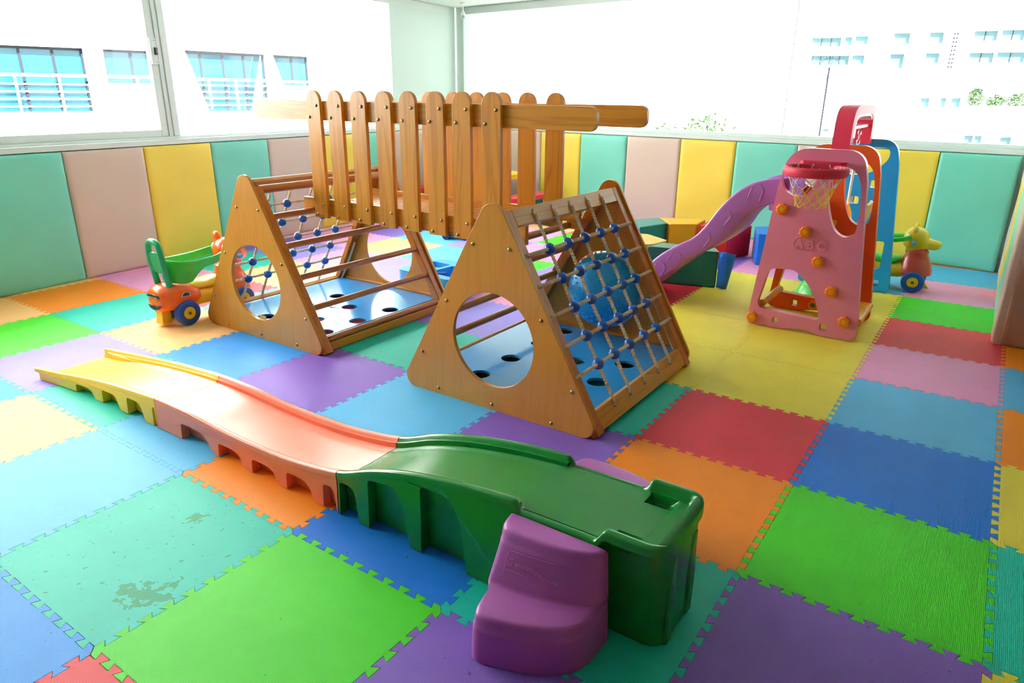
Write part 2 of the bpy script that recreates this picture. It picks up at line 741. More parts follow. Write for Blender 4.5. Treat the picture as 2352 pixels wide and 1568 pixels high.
def fB(u, v, w):
    return B0 + BD * u + BN * w + Vector((0, 0, v))


def cross2(p, d, q, e):
    det = d.x * (-e.y) + e.x * d.y
    r = q - p
    t = (r.x * (-e.y) + e.x * r.y) / det
    return p + d * t


corner = cross2(A0, AD, B0, BD)
sA = (corner - A0).dot(AD)
sB = (corner - B0).dot(BD)

# floor slab with jigsaw foam tiles
floor_bm = prism([(-5.5, -6.45), (2.55, -6.45), (2.55, 4.3), (0.6, 4.35), (-5.45, 4.95)], -0.12, -0.013, XY)
floor = struct(obj('floor', floor_bm, M['wall_far'], smooth=False))
T = 0.6


def tile_edge():
    n, h = 10, 0.0165
    pts = [(0.0, 0.0)]
    p = 1.0 / n
    for k in range(n):
        t0 = k * p
        pts.append((t0 + (0.018 if k == 0 else -0.009), -h))
        pts.append((t0 + 0.5 * p + 0.009, -h))
        pts.append((t0 + 0.5 * p - 0.009, h))
        pts.append((t0 + p + (-0.018 if k == n - 1 else 0.009), h))
    return pts


def tile_mesh():
    e = tile_edge()
    low = [(t, f) for t, f in e]
    rgt = [(1 + f, t) for t, f in e]
    top = [(t, 1 + f) for t, f in reversed(e + [(1.0, 0.0)])][:-1]
    lft = [(f, t) for t, f in reversed(e + [(1.0, 0.0)])][:-1]
    loop = [(x * T, y * T) for x, y in low + rgt + top + lft]
    n = len(loop)

    def inset(d):
        out = []
        for i in range(n):
            a, b, c = Vector(loop[i - 1]), Vector(loop[i]), Vector(loop[(i + 1) % n])
            n1 = Vector((-(b - a).y, (b - a).x)).normalized()
            n2 = Vector((-(c - b).y, (c - b).x)).normalized()
            m = n1 + n2
            m = m.normalized() if m.length > 0.2 else n1
            out.append(b + m * d)
        return out
    bm = bmesh.new()
    r0, r1 = inset(0.0005), inset(0.0015)
    ra = [bm.verts.new((p.x, p.y, -0.012)) for p in r0]
    rb = [bm.verts.new((p.x, p.y, -0.0012)) for p in r0]
    rc = [bm.verts.new((p.x, p.y, 0.0)) for p in r1]
    quads(bm, [ra, rb, rc], True, False)
    for t in tessellate_polygon([[Vector((p.x, p.y, 0)) for p in r1]]):
        try:
            bm.faces.new([rc[i] for i in t])
        except ValueError:
            pass
    bmesh.ops.recalc_face_normals(bm, faces=bm.faces)
    me = bpy.data.meshes.new('foam_tile')
    bm.to_mesh(me)
    bm.free()
    me.materials.append(M['foamT'])
    return me


TILE = tile_mesh()
CMAP = {
    7: 'CKLPVPKLLO', 6: 'KYVCRPKLLL', 5: 'VGLKGCPKLKG', 4: 'KPLVKOYYYGR', 3: 'KKCLGVRYYRO',
    2: 'PVKVVKPYYKL', 1: 'TTCKLVOYYLO', 0: 'KKRLRTCTRBY', -1: 'COTCSPLPOGT', -2: 'OCGVTLOBTPY',
    -3: 'YRBTCLTGPYO', -4: 'GLKPOYSRTBK', -5: 'TOYGBRCPLGT', -6: 'BKVRTGOYPLC', -7: 'YCPLGTKBORV'}
WALL_CUTS = [(A0 - AN * 0.05, AN), (B0 - BN * 0.05, BN), (Vector((2.49, 0, 0)), Vector((-1, 0, 0))), (Vector((0, -4.8, 0)), Vector((0, 1, 0)))]
for j in range(-8, 8):
    for i in range(-9, 5):
        cs = [Vector(((i + a) * T, (j + b) * T, 0)) for a, b in ((0, 0), (1, 0), (1, 1), (0, 1))]
        if any(all((c - p).dot(n_) < 0.02 for c in cs) for p, n_ in WALL_CUTS):
            continue
        if i >= 1 and j >= 4:
            continue
        cut = [(p, n_) for p, n_ in WALL_CUTS if any((c - p).dot(n_) < 0.02 for c in cs)]
        box_cut = i >= 1 and j == 3
        me = TILE
        org = Vector((i * T, j * T, random.uniform(-0.0006, 0.0)))
        if cut or box_cut:
            bm = bmesh.new()
            bm.from_mesh(TILE)
            pl = [(p - org, n_) for p, n_ in cut]
            if box_cut:
                pl.append((Vector((0, 2.21, 0)) - org, Vector((0, -1, 0))))
            for p, n_ in pl:
                bmesh.ops.bisect_plane(bm, geom=bm.verts[:] + bm.edges[:] + bm.faces[:], plane_co=p, plane_no=n_, clear_inner=True)
            if not bm.faces:
                bm.free()
                continue
            me = bpy.data.meshes.new('foam_tile')
            bm.to_mesh(me)
            bm.free()
            me.materials.append(M['foamT'])
        row = CMAP.get(j, 'TGOLKBYPRVC')
        k = row[(i + 9) % len(row)]
        o = link('foam_tile', me, floor, org)
        o.material_slots[0].link = 'OBJECT'
        o.material_slots[0].material = M['foam_worn'] if (i, j) == (-3, -3) else M['foam' + k]

WS = -2.7
# walls with their window openings
wl = prism([(-6.3, -0.12), (sA + 0.07, -0.12), (sA + 0.07, CEIL), (-6.3, CEIL)], -0.2, -0.065, fA,
           [[(WS, SILL), (3.66, SILL), (3.66, 2.19), (WS, 2.19)]])
wall_left = struct(obj('wall_left', wl, M['wall'], bevel=0.004))
wb = prism([(-0.62, -0.12), (sB + 0.07, -0.12), (sB + 0.07, CEIL), (-0.62, CEIL)], -0.2, -0.065, fB,
           [[(-0.56, SILL), (sB - 0.05, SILL), (sB - 0.05, 2.19), (-0.56, 2.19)]])
wall_back = struct(obj('wall_back', wb, M['wall'], bevel=0.004))
wr = prism([(0.6, 4.4), (0.6, 2.24), (2.6, 2.24), (2.6, 4.4)], -0.12, CEIL, XY)
wall_right = struct(obj('wall_right', wr, M['wall'], bevel=0.004))
struct(obj('wall_side', box(2.5, 2.62, -6.42, 2.24, -0.12, CEIL), M['wall_far']))
struct(obj('wall_rear', box(-4.5, 2.5, -6.42, -6.3, -0.12, CEIL), M['wall_far']))
ceil_bm = prism([(-4.62, -6.42), (2.62, -6.42), (2.62, 4.4), (0.6, 4.4), (-5.5, 5.0)], CEIL, CEIL + 0.15, XY)
struct(obj('ceiling', ceil_bm, M['ceil']))
# ledge strip above the pads
struct(obj('trim_1', prism([(-4.1, PADH + 0.006), (sA - 0.03, PADH + 0.006), (sA - 0.03, SILL), (-4.1, SILL)], -0.09, -0.015, fA), M['frame'], bevel=0.004))
struct(obj('trim_2', prism([(-0.54, PADH + 0.006), (sB - 0.03, PADH + 0.006), (sB - 0.03, SILL), (-0.54, SILL)], -0.09, -0.015, fB), M['frame'], bevel=0.004))
struct(obj('trim_3', prism([(-4.1, 2.17), (sA - 0.07, 2.17), (sA - 0.07, 2.245), (-4.1, 2.245)], -0.13, -0.06, fA), M['frame'], bevel=0.004))
struct(obj('trim_4', prism([(-0.54, 2.17), (sB - 0.07, 2.17), (sB - 0.07, 2.245), (-0.54, 2.245)], -0.13, -0.06, fB), M['frame'], bevel=0.004))


def pad_mesh(w, seed):
    """padded vinyl panel: lies in (u: 0..w, v: 0..PADH), front at +depth"""
    rnd = random.Random(seed)
    nu, nv = 14, 20
    th = 0.05
    ph = [rnd.uniform(0, 6) for _ in range(6)]
    bm = bmesh.new()
    g = []
    for b in range(nv + 1):
        rowv = []
        for a in range(nu + 1):
            u, v = a / nu, b / nv
            # crowd the samples near the rims so they look rounded
            uu = 0.5 - 0.5 * math.cos(PI * u)
            vv = 0.5 - 0.5 * math.cos(PI * v)
            eu, ev = 2 * uu - 1, 2 * vv - 1
            q = (1 - abs(eu) ** 26) * (1 - abs(ev) ** 40)
            d = th - 0.012 + 0.012 * q ** 0.5
            d += 0.0022 * q * (math.sin(7 * uu + 5 * vv + ph[0]) + math.sin(11 * vv - 4 * uu + ph[1]))
            for cu, cv, k in ((0, 0, 2), (1, 0, 3), (0, 1, 4), (1, 1, 5)):     # tuck folds near the corners
                rr = math.hypot((uu - cu) * w, (vv - cv) * PADH)
                an = math.atan2(abs(vv - cv) * PADH + 1e-6, abs(uu - cu) * w + 1e-6)
                d += 0.003 * q * math.exp(-rr * 7) * math.sin(an * 9 + ph[k])
            rowv.append(bm.verts.new((0.0015 + uu * (w - 0.003), vv * PADH, d)))
        g.append(rowv)
    for b in range(nv):
        for a in range(nu):
            bm.faces.new((g[b][a], g[b][a + 1], g[b + 1][a + 1], g[b + 1][a]))
    rim = [g[0][a] for a in range(nu + 1)] + [g[b][nu] for b in range(1, nv + 1)] + [g[nv][a] for a in range(nu - 1, -1, -1)] + [g[b][0] for b in range(nv - 1, 0, -1)]
    back = [bm.verts.new((v.co.x, v.co.y, 0)) for v in rim]
    n = len(rim)
    for i in range(n):
        bm.faces.new((rim[i], rim[(i + 1) % n], back[(i + 1) % n], back[i]))
    bmesh.ops.recalc_face_normals(bm, faces=bm.faces)
    me = bpy.data.meshes.new('wall_pad')
    bm.to_mesh(me)
    bm.free()
    for p in me.polygons:
        p.use_smooth = True
    me.set_sharp_from_angle(angle=math.radians(50))
    me.materials.append(M['pad_teal'])
    return me


def place_pad(me, org, ud, nd, mat, parent):
    m = Matrix((ud, Vector((0, 0, 1)), nd)).transposed().to_4x4()
    if m.determinant() < 0:
        org = org + ud * 0
    m.translation = org
    o = link('wall_pad', me, parent)
    o.matrix_world = m
    o.material_slots[0].link = 'OBJECT'
    o.material_slots[0].material = M[mat]
    return o


seq3 = ['pad_teal', 'pad_beige', 'pad_yellow']
WA = 0.595
pads = [pad_mesh(WA - 0.003, s) for s in range(4)]
k0 = int(math.floor((-4.0) / WA))
kk = 0
for k in range(-6, 8):
    s0 = k * WA
    mat = seq3[(k + 1) % 3]
    if k == 7:
        me = pad_mesh(sA - s0 - 0.01, 90)
    else:
        me = pads[k % 4]
    # u axis must run so that u x z = outward normal into the room: use reversed direction along the wall
    place_pad(me, fA(s0 + (sA - s0 - 0.008 if k == 7 else WA - 0.0015), 0, -0.05), -AD, AN, mat, wall_left)
bounds = [-0.54, 0.0, 0.577, 1.112, 1.677, 2.245, 2.858, 3.442, 3.99, 4.57, sB - 0.055]
cols = ['pad_teal', 'pad_yellow', 'pad_beige', 'pad_teal', 'pad_yellow', 'pad_beige', 'pad_teal', 'pad_yellow', 'pad_beige', 'pad_teal']
for k, (b0, b1) in enumerate(zip(bounds, bounds[1:])):
    me = pad_mesh(b1 - b0 - 0.003, 20 + k)
    place_pad(me, fB(b1 - 0.0015, 0, -0.05), -BD, BN, cols[k], wall_back)
ys = [2.19, 2.70, 3.21, 3.72, 4.21]
for k, mat in enumerate(['pad_beige', 'pad_teal', 'pad_yellow', 'pad_beige']):
    me = pad_mesh(ys[k + 1] - ys[k] - 0.003, 40 + k)
    place_pad(me, Vector((0.585, ys[k + 1], 0)), Vector((0, -1, 0)), Vector((-1, 0, 0)), mat, wall_right)
for k in range(3):
    x0 = 0.572 + 0.6 * k
    me = pad_mesh(0.597, 60 + k)
    place_pad(me, Vector((x0 + 0.002, 2.228, 0)), Vector((1, 0, 0)), Vector((0, -1, 0)), 'pad_brown' if k == 0 else seq3[k % 3], wall_right)

# left window: sliding sash beside a fixed frame
w1 = struct(sub_empty('window_1', None))
FD0, FD1 = -0.13, -0.075
obj('frame_sill', prism([(WS, SILL), (3.66, SILL), (3.66, SILL + 0.018), (WS, SILL + 0.018)], FD0 - 0.02, FD1 + 0.02, fA), M['frame'], w1, bevel=0.003)
obj('sash_rail', prism([(WS + 0.02, SILL + 0.018), (0.815, SILL + 0.018), (0.815, 1.0), (WS + 0.02, 1.0)], FD0 + 0.01, FD1, fA), M['frame'], w1, bevel=0.004)
obj('sash_stile', prism([(0.815, SILL + 0.018), (0.872, SILL + 0.018), (0.872, 2.19), (0.815, 2.19)], FD0 + 0.01, FD1, fA), M['frame'], w1, bevel=0.004)
obj('frame_channel', prism([(0.874, SILL + 0.018), (0.908, SILL + 0.018), (0.908, 2.19), (0.874, 2.19)], FD0, FD1 + 0.008, fA), M['frame'], w1, bevel=0.003)
obj('frame_stile', prism([(0.911, SILL + 0.018), (0.965, SILL + 0.018), (0.965, 2.19), (0.911, 2.19)], FD0, FD1 + 0.015, fA), M['frame'], w1, bevel=0.004)
obj('glass_pane', prism([(WS + 0.02, 1.0), (0.815, 1.0), (0.815, 2.19), (WS + 0.02, 2.19)], -0.106, -0.1, fA), M['glass'], w1, smooth=False)
obj('glass_pane', prism([(0.965, SILL + 0.018), (3.66, SILL + 0.018), (3.66, 2.19), (0.965, 2.19)], -0.106, -0.1, fA), M['glass'], w1, smooth=False)
latch = obj('latch', prism(rpoly([(0.818, 1.47), (0.868, 1.47), (0.868, 1.655), (0.818, 1.655)], 0.006), FD1, FD1 + 0.012, fA), M['frame'], w1, bevel=0.002)
obj('latch_slot', prism([(0.83, 1.505), (0.838, 1.505), (0.838, 1.62), (0.83, 1.62)], FD1 + 0.012, FD1 + 0.014, fA), M['p_white'], latch)
obj('latch_lever', prism(rpoly([(0.846, 1.535), (0.866, 1.54), (0.86, 1.562), (0.866, 1.585), (0.846, 1.59)], 0.004), FD1 + 0.012, FD1 + 0.03, fA), M['p_dark'], latch, bevel=0.002)
for zz in (1.487, 1.637):
    obj('screw', lathe([(0.0, 0), (0.0035, 0), (0.003, 0.002), (0, 0.0022)], 8, None, axis_mat(fA(0.858, zz, FD1 + 0.012), AN)), M['seal'], latch)

w2 = struct(sub_empty('window_2', None))
obj('frame_sill', prism([(-0.56, SILL), (sB - 0.05, SILL), (sB - 0.05, SILL + 0.03), (-0.56, SILL + 0.03)], FD0 - 0.02, FD1 + 0.02, fB), M['frame'], w2, bevel=0.003)
js = [-0.56, 1.30, 3.255, sB - 0.05]
for k in range(3):
    obj('glass_pane', prism([(js[k] + 0.004, SILL + 0.03), (js[k + 1] - 0.004, SILL + 0.03), (js[k + 1] - 0.004, 2.17), (js[k] + 0.004, 2.17)], -0.106, -0.1, fB), M['glass'], w2, smooth=False)
for k in (1, 2):
    obj('glass_joint', prism([(js[k] - 0.004, SILL + 0.03), (js[k] + 0.004, SILL + 0.03), (js[k] + 0.004, 2.17), (js[k] - 0.004, 2.17)], -0.105, -0.101, fB), M['frame'], w2, smooth=False)

# security camera under the ceiling in the far corner
cc = thing('security_camera', 'small white security camera hanging from the ceiling in the far corner', 'camera', (-4.97, 4.46, CEIL))
obj('mount_plate', lathe([(0, 0), (0.035, 0), (0.035, -0.01), (0.03, -0.014), (0, -0.014)], 20), M['p_white'], cc)
obj('stem', tube([(0, 0, -0.014), (0, 0, -0.085)], 0.009, 10), M['p_white'], cc)
obj('joint', ball((0, 0, -0.095), 0.016), M['p_white'], cc)
dirn = Vector((0.55, -0.72, -0.42)).normalized()
mtx = axis_mat(Vector((0, 0, -0.125)) - dirn * 0.035, dirn)
body = obj('camera_body', lathe([(0, 0), (0.02, 0), (0.026, 0.008), (0.027, 0.09), (0.024, 0.1), (0.02, 0.1), (0.018, 0.092), (0, 0.092)], 20, None, mtx), M['p_white'], cc)
obj('lens', lathe([(0, 0.093), (0.0165, 0.093), (0.012, 0.098), (0, 0.1)], 16, None, mtx), M['p_grey'], body)

# ------------------------------------------------------------------ triangular climbers
TK, TH = 0.555, 0.95
TW = TK * TH
HY = 0.515


def slope(side, s, y, o):
    """point on a slanted side: s up the slope, o inward from the edge"""
    return Vector((side * (TW - 0.4853 * s - 0.8744 * o), y, 0.8744 * s - 0.4853 * o))


def slope_box(side, s0, s1, y0, y1, o0, o1):
    return loft([[slope(side, s, y, o) for s, o in ((s0, o0), (s1, o0), (s1, o1), (s0, o1))] for y in (y0, y1)])


def bolt_bm(c, nrm, r=0.0085):
    return lathe([(r, -0.004), (r, 0.001), (r * 0.8, 0.004), (r * 0.4, 0.0058), (0, 0.0062)], 12, None, axis_mat(c, nrm))


def make_climber(label, holes):
    t = thing('triangle_climber', label, 'climber', group='wooden triangle climbers')
    ol = rpoly([(-TW, 0.0), (TW, 0.0), (0, TH)], [0.05, 0.05, 0.062], 8)
    hole = circ(0.0, 0.315, 0.206, 56)
    for sy in (-1, 1):
        y0, y1 = (-HY, -HY + 0.018) if sy < 0 else (HY - 0.018, HY)
        p = obj('side_panel', prism(ol, y0, y1, XZ, [hole]), M['ply'], t, bevel=0.005, seg=3)
        for bx, bz in [(-0.095, 0.713), (0.085, 0.713), (-0.24, 0.45), (0.24, 0.45), (-0.39, 0.185), (0.39, 0.185), (-0.3, 0.028), (0, 0.026), (0.3, 0.022)]:
            obj('bolt', bolt_bm((bx, sy * HY, bz), (0, sy, 0)), M['brass'], p)
    # net side (+x)
    for sy in (-1, 1):
        ya, yb = sorted((sy * 0.497, sy * 0.44))
        obj('net_stile', slope_box(1, 0.02, 0.985, ya, yb, 0.012, 0.044), wood_slope, t, bevel=0.004)
    obj('net_top_rail', slope_box(1, 0.912, 0.985, -0.44, 0.44, 0.012, 0.044), M['wood_y'], t, bevel=0.004)
    obj('net_bottom_rail', slope_box(1, 0.03, 0.118, -0.44, 0.44, 0.012, 0.044), M['wood_y'], t, bevel=0.004)
    cols_y = [-0.298, -0.150, 0.0, 0.152, 0.29]
    rows_s = [(z + 0.0058) / 0.8744 for z in (0.684, 0.570, 0.457, 0.344, 0.232)]
    for y in cols_y:
        obj('net_rope', rope_path([slope(1, 0.957, y, 0.016), slope(1, 0.945, y, 0.006), slope(1, 0.9, y, 0.007), slope(1, 0.5, y, 0.012), slope(1, 0.13, y, 0.006), slope(1, 0.098, y, 0.006), slope(1, 0.086, y, 0.016)]), M['rope'], t)
        for s in (0.955, 0.09):
            obj('rope_hole', lathe([(0, 0), (0.0085, 0), (0.0085, 0.0006), (0, 0.0006)], 12, None, axis_mat(slope(1, s + (0.006 if s > 0.5 else -0.006), y, 0.0118), (0.8744, 0, 0.4853))), M['p_dark'], t)
    for k, s in enumerate(rows_s):
        obj('net_rope', rope_path([slope(1, s, -0.474, 0.016), slope(1, s, -0.466, 0.005), slope(1, s, -0.43, 0.004), slope(1, s, 0, 0.004), slope(1, s, 0.43, 0.004), slope(1, s, 0.466, 0.005), slope(1, s, 0.474, 0.016)]), M['rope'], t)
        for y in cols_y:
            obj('net_bead', ball(slope(1, s, y, 0.008), 0.0245, None, 20), M['bead'], t)
    # knotted rope ends inside the net frame
    for sy in (-1, 1):
        pth = [slope(1, 0.42, sy * 0.47, 0.052), slope(1, 0.2, sy * 0.47, 0.052), slope(1, 0.1, sy * 0.45, 0.052), slope(1, 0.075, sy * 0.36, 0.052), slope(1, 0.075, sy * 0.25, 0.052)]
        obj('rope_end', tube(smooth_path(pth, 5), 0.0075, 8), M['rope'], t)
    # ladder side (-x)
    for sy in (-1, 1):
        ya, yb = sorted((sy * 0.497, sy * 0.447))
        obj('ladder_stile', slope_box(-1, 0.02, 0.95, ya, yb, 0.012, 0.062), wood_slope, t, bevel=0.005)
    for z, r in ((0.807, 0.022), (0.673, 0.0165), (0.528, 0.0165), (0.373, 0.0165), (0.222, 0.0165), (0.066, 0.0165)):
        s = (z + 0.4853 * 0.034) / 0.8744
        a, b = slope(-1, s, -0.455, 0.034), slope(-1, s, 0.455, 0.034)
        obj('rung', tube([a, b], r, 14), M['rung'], t)
    for sx in (-1, 1):
        x0, x1 = sorted((sx * 0.435, sx * 0.468))
        obj('base_rail', box(x0, x1, -0.497, 0.497, 0.002, 0.05), M['wood_y'], t, bevel=0.004)
        obj('board_ledge', box(*sorted((sx * 0.395, sx * 0.43)), -0.497, 0.497, 0.04, 0.066), M['wood_y'], t, bevel=0.003)
    hs = [circ(x, y, 0.048, 28) for x, y in holes]
    obj('floor_board', prism([(-0.43, -0.495), (0.43, -0.495), (0.43, 0.495), (-0.43, 0.495)], 0.067, 0.079, XY, hs), M['floor_blue'], t, bevel=0.0025)
    for sy in (-1, 1):
        obj('edge_strip', box(-0.43, 0.43, *sorted((sy * 0.497, sy * 0.48)), 0.0795, 0.092), M['wood_x'], t, bevel=0.002)
    # little catch on the inside of the far panel
    obj('catch', loft([[(x * 0.03, 0.4965, 0.115 + z * 0.012) for x, z in ((-1, -1), (1, -1), (1, 1), (-1, 1))], [(x * 0.026, 0.489, 0.115 + z * 0.010) for x, z in ((-1, -1), (1, -1), (1, 1), (-1, 1))]]), M['brass'], t)
    return t


wood_slope = wood('oak_slope', 2, (200, 122, 44), (158, 84, 24), 0.5)
near_holes = [(0.31, -0.14), (0.315, 0.126), (0.10, 0.03), (-0.17, -0.374), (-0.17, -0.124), (-0.17, 0.14), (-0.17, 0.385)]
far_holes = [(-x, -y) for x, y in [(-0.1, -0.4), (-0.07, -0.12), (-0.1, 0.13), (0.14, 0.01), (0.17, -0.27), (0.38, -0.39), (0.375, -0.15), (0.375, 0.11)]]
near_t = make_climber('nearer wooden triangle climber with a beaded rope net facing right, blue ball inside', near_holes)
near_t.location = (-1.215, 0.385, 0.0)
far_t = make_climber('farther wooden triangle climber with its ladder rungs facing right, beside the orange ride-on', far_holes)
far_t.location = (-2.79, 0.385, 0.0)
far_t.rotation_euler = (0, 0, PI)

# ------------------------------------------------------------------ bridge between the climbers
br = thing('toy_bridge', 'wooden slatted play bridge spanning the two triangle climbers', 'bridge', (-2.005, 0.45, 0.0))
x_rung_n = (-1.215 - (TW - TK * 0.673) + 0.034 * 1.1437) + 2.005
NX = 0.647


def side_board(y0, y1):
    ns = 0.021
    pts = [(-0.735, 0.655), (-NX - ns, 0.655), (-NX - ns, 0.68), (-NX - ns * 0.7, 0.6925), (-NX + ns * 0.7, 0.6925), (-NX + ns, 0.68), (-NX + ns, 0.655),
           (NX - ns, 0.655), (NX - ns, 0.68), (NX - ns * 0.7, 0.6925), (NX + ns * 0.7, 0.6925), (NX + ns, 0.68), (NX + ns, 0.655), (0.735, 0.655), (0.735, 0.745), (-0.735, 0.745)]
    return prism(pts, y0, y1, XZ)


slat_x = [-0.570, -0.411, -0.246, -0.078, 0.078, 0.245, 0.397, 0.560]
for sy in (-1, 1):
    yb = sorted((sy * 0.25, sy * 0.226))
    obj('side_board', side_board(*yb), M['wood_x'], br, bevel=0.004)
    obj('hand_rail', prism(rpoly([(-1.068, 1.148), (1.055, 1.148), (1.055, 1.243), (-1.068, 1.243)], 0.034, 7), yb[0], yb[1], XZ), M['wood_x'], br, bevel=0.005, seg=3)
    ys_ = sorted((sy * 0.251, sy * 0.272))
    for k, x in enumerate(slat_x):
        w = 0.05
        arc = [(x + w * math.cos(a), 1.24 + 0.054 * math.sin(a)) for a in [PI * q / 14 for q in range(15)]]
        bm = prism([(x - w, 0.648), (x + w, 0.648)] + arc, ys_[0], ys_[1], XZ)
        sl = obj('slat', bm, M['wood_z'], br, bevel=0.005, seg=3)
        for bx, bz in ((0.027, 1.221), (-0.03, 1.164), (0.027, 0.722), (-0.028, 0.665)):
            obj('bolt', bolt_bm((x + bx, sy * 0.272, bz), (0, sy, 0)), M['brass'], sl)
    obj('deck_bearer', box(-0.60, 0.60, *sorted((sy * 0.226, sy * 0.2)), 0.678, 0.703), M['wood_x'], br, bevel=0.003)
nd = 24
for k in range(nd):
    x0 = -0.60 + 1.2 * k / nd
    obj('deck_slat', box(x0 + 0.0025, x0 + 1.2 / nd - 0.0025, -0.2255, 0.2255, 0.7035, 0.7185), M['wood_y'], br, bevel=0.003)

# ------------------------------------------------------------------ knobbly ball lodged in the far hole of the near climber
bl = thing('therapy_ball', 'bright blue knobbly rubber ball resting in the round hole of the nearer climber', 'ball', (-1.215, 0.912, 0.3115))
R0 = 0.2015
obj('ball_skin', ball((0, 0, 0), R0, None, 40), M['p_blue_ball'], bl)
kb = bmesh.new()
nk = 420
for i in range(nk):
    z = 1 - 2 * (i + 0.5) / nk
    ph = i * 2.399963
    r = math.sqrt(1 - z * z)
    d = Vector((r * math.cos(ph), r * math.sin(ph), z))
    lathe([(0.0065, -0.002), (0.0055, 0.003), (0.003, 0.0055), (0, 0.006)], 7, kb, axis_mat(d * R0, d))
kn = obj('ball_knobs', kb, M['p_blue_ball'], bl)
kn['kind'] = 'stuff'
obj('valve', lathe([(0.008, -0.001), (0.008, 0.002), (0.004, 0.003), (0, 0.001)], 12, None, axis_mat(Vector((-0.55, -0.75, 0.2)).normalized() * R0, (-0.55, -0.75, 0.2))), M['p_white'], bl)

# ------------------------------------------------------------------ three-piece ride track with a stepped start platform
RIM = [(-3.17, 0.052), (-3.0, 0.062), (-2.85, 0.077), (-2.6, 0.104), (-2.4, 0.12), (-2.2, 0.132), (-2.0, 0.130), (-1.82, 0.118), (-1.64, 0.113), (-1.45, 0.116),
       (-1.28, 0.132), (-1.14, 0.157), (-1.0, 0.210), (-0.87, 0.247), (-0.74, 0.272), (-0.60, 0.290), (-0.47, 0.298), (-0.2, 0.302)]
DECK = [(-3.2, 0.006), (-3.0, 0.022), (-2.85, 0.044), (-2.6, 0.075), (-2.4, 0.092), (-2.2, 0.101), (-2.0, 0.098), (-1.82, 0.086), (-1.64, 0.08), (-1.45, 0.083),
        (-1.28, 0.098), (-1.14, 0.122), (-1.0, 0.176), (-0.87, 0.214), (-0.74, 0.240), (-0.60, 0.260), (-0.47, 0.2715), (-0.08, 0.276)]
YN = [(-3.18, -1.108), (-3.0, -1.085), (-2.75, -1.064), (-2.4, -1.056), (-2.0, -1.052), (0, -1.050)]
YF = [(-3.2, -0.765), (-3.0, -0.745), (-2.6, -0.74), (-2.0, -0.742), (0, -0.745)]
ride = thing('ride_track', 'moulded plastic ride-on track of yellow, salmon and green pieces with purple steps', 'track', (0, 0, 0))


def track_ring(x, yn, yf, rim, deck, pocket=0.0, inset=0.0):
    """cross-section of the track at x, going round from the near foot"""
    h = max(rim - deck, 0.0)
    w = 0.022
    wall = min(0.03, rim * 0.3)
    b = 0.0025
    inset = min(0.01, rim * 0.05)
    pts = [(yn + wall + inset, b), (yn + wall + inset * 0.55, rim * 0.45), (yn + wall, max(rim - 0.03, rim * 0.6)), (yn + 0.001, max(rim - 0.027, rim * 0.63)), (yn, max(rim - 0.022, rim * 0.68)), (yn, rim - 0.007), (yn + 0.003, rim - 0.002), (yn + 0.008, rim),
           (yn + w - 0.004, rim), (yn + w, rim - 0.003), (yn + w + 0.004 * min(1, h / 0.03), deck + 0.3 * h - pocket), (yn + w + 0.012, deck - pocket), (yn + 0.07, deck - pocket * 0.9), (yn + 0.078, deck)]
    my = 0.5 * (yn + yf)
    far = [(2 * my - y, z) for y, z in reversed(pts)]
    return [(x, y, z) for y, z in pts + [(my, deck - 0.002)] + far]


def track_piece(name, xs, mat, label, end_fn=None):
    rings = []
    for x in xs:
        rim, deck, pk, xo = interp(RIM, x), interp(DECK, x), 0.0, 0.0
        if end_fn:
            rim, deck, pk, xo = end_fn(x, rim, deck)
        rings.append(track_ring(x, interp(YN, x) + xo, interp(YF, x) - xo, rim, deck, pk))
    return obj(name, loft(rings), mat, ride, sharp=55, label=label)


def lsp(a, b, n):
    return [a + (b - a) * i / (n - 1) for i in range(n)]


py = track_piece('track_section', lsp(-3.165, -2.212, 34), M['p_yellow'], 'yellow run-out end piece of the track')
pk_ = track_piece('track_section', lsp(-2.208, -1.157, 34), M['p_pinkorange'], 'salmon middle piece of the track')


def green_end(x, rim, deck):
    pk = 0.0
    if -0.478 < x < -0.238:
        rim = deck + 0.0005 + 0.027 * max(0.0, 1 - (x + 0.478) / 0.02)
    elif x >= -0.238:
        rim = 0.2765 + 0.036 * min(1, (x + 0.238) / 0.022)
        if -0.212 < x < -0.135:
            pk = 0.024 * min(1, (x + 0.212) / 0.006, (-0.135 - x) / 0.022)
        if x > -0.106:
            deck = 0.276 + 0.036 * min(1, (x + 0.106) / 0.018)
    if x > -0.085:
        q = (x + 0.085) / 0.02
        d = 0.018 * (1 - math.sqrt(max(0, 1 - q * q)))
        rim -= d
        deck -= d
    xo = 0.0
    if x > -0.115:                                  # rounded corners in plan
        q = min(1.0, (x + 0.115) / 0.05)
        xo = 0.045 * (1 - math.sqrt(max(0.0, 1 - q * q)))
    return rim, deck, pk, xo


gx = lsp(-1.153, -0.5, 26) + [-0.49, -0.48, -0.475, -0.47, -0.464, -0.459, -0.456] + lsp(-0.445, -0.25, 8) + [-0.238, -0.228, -0.22, -0.212, -0.206, -0.19, -0.16, -0.15, -0.142, -0.135, -0.125, -0.112, -0.106, -0.1, -0.094, -0.088, -0.08, -0.074, -0.069, -0.066, -0.065]
pg = track_piece('start_platform', gx, M['p_green'], 'green raised start platform of the track', green_end)


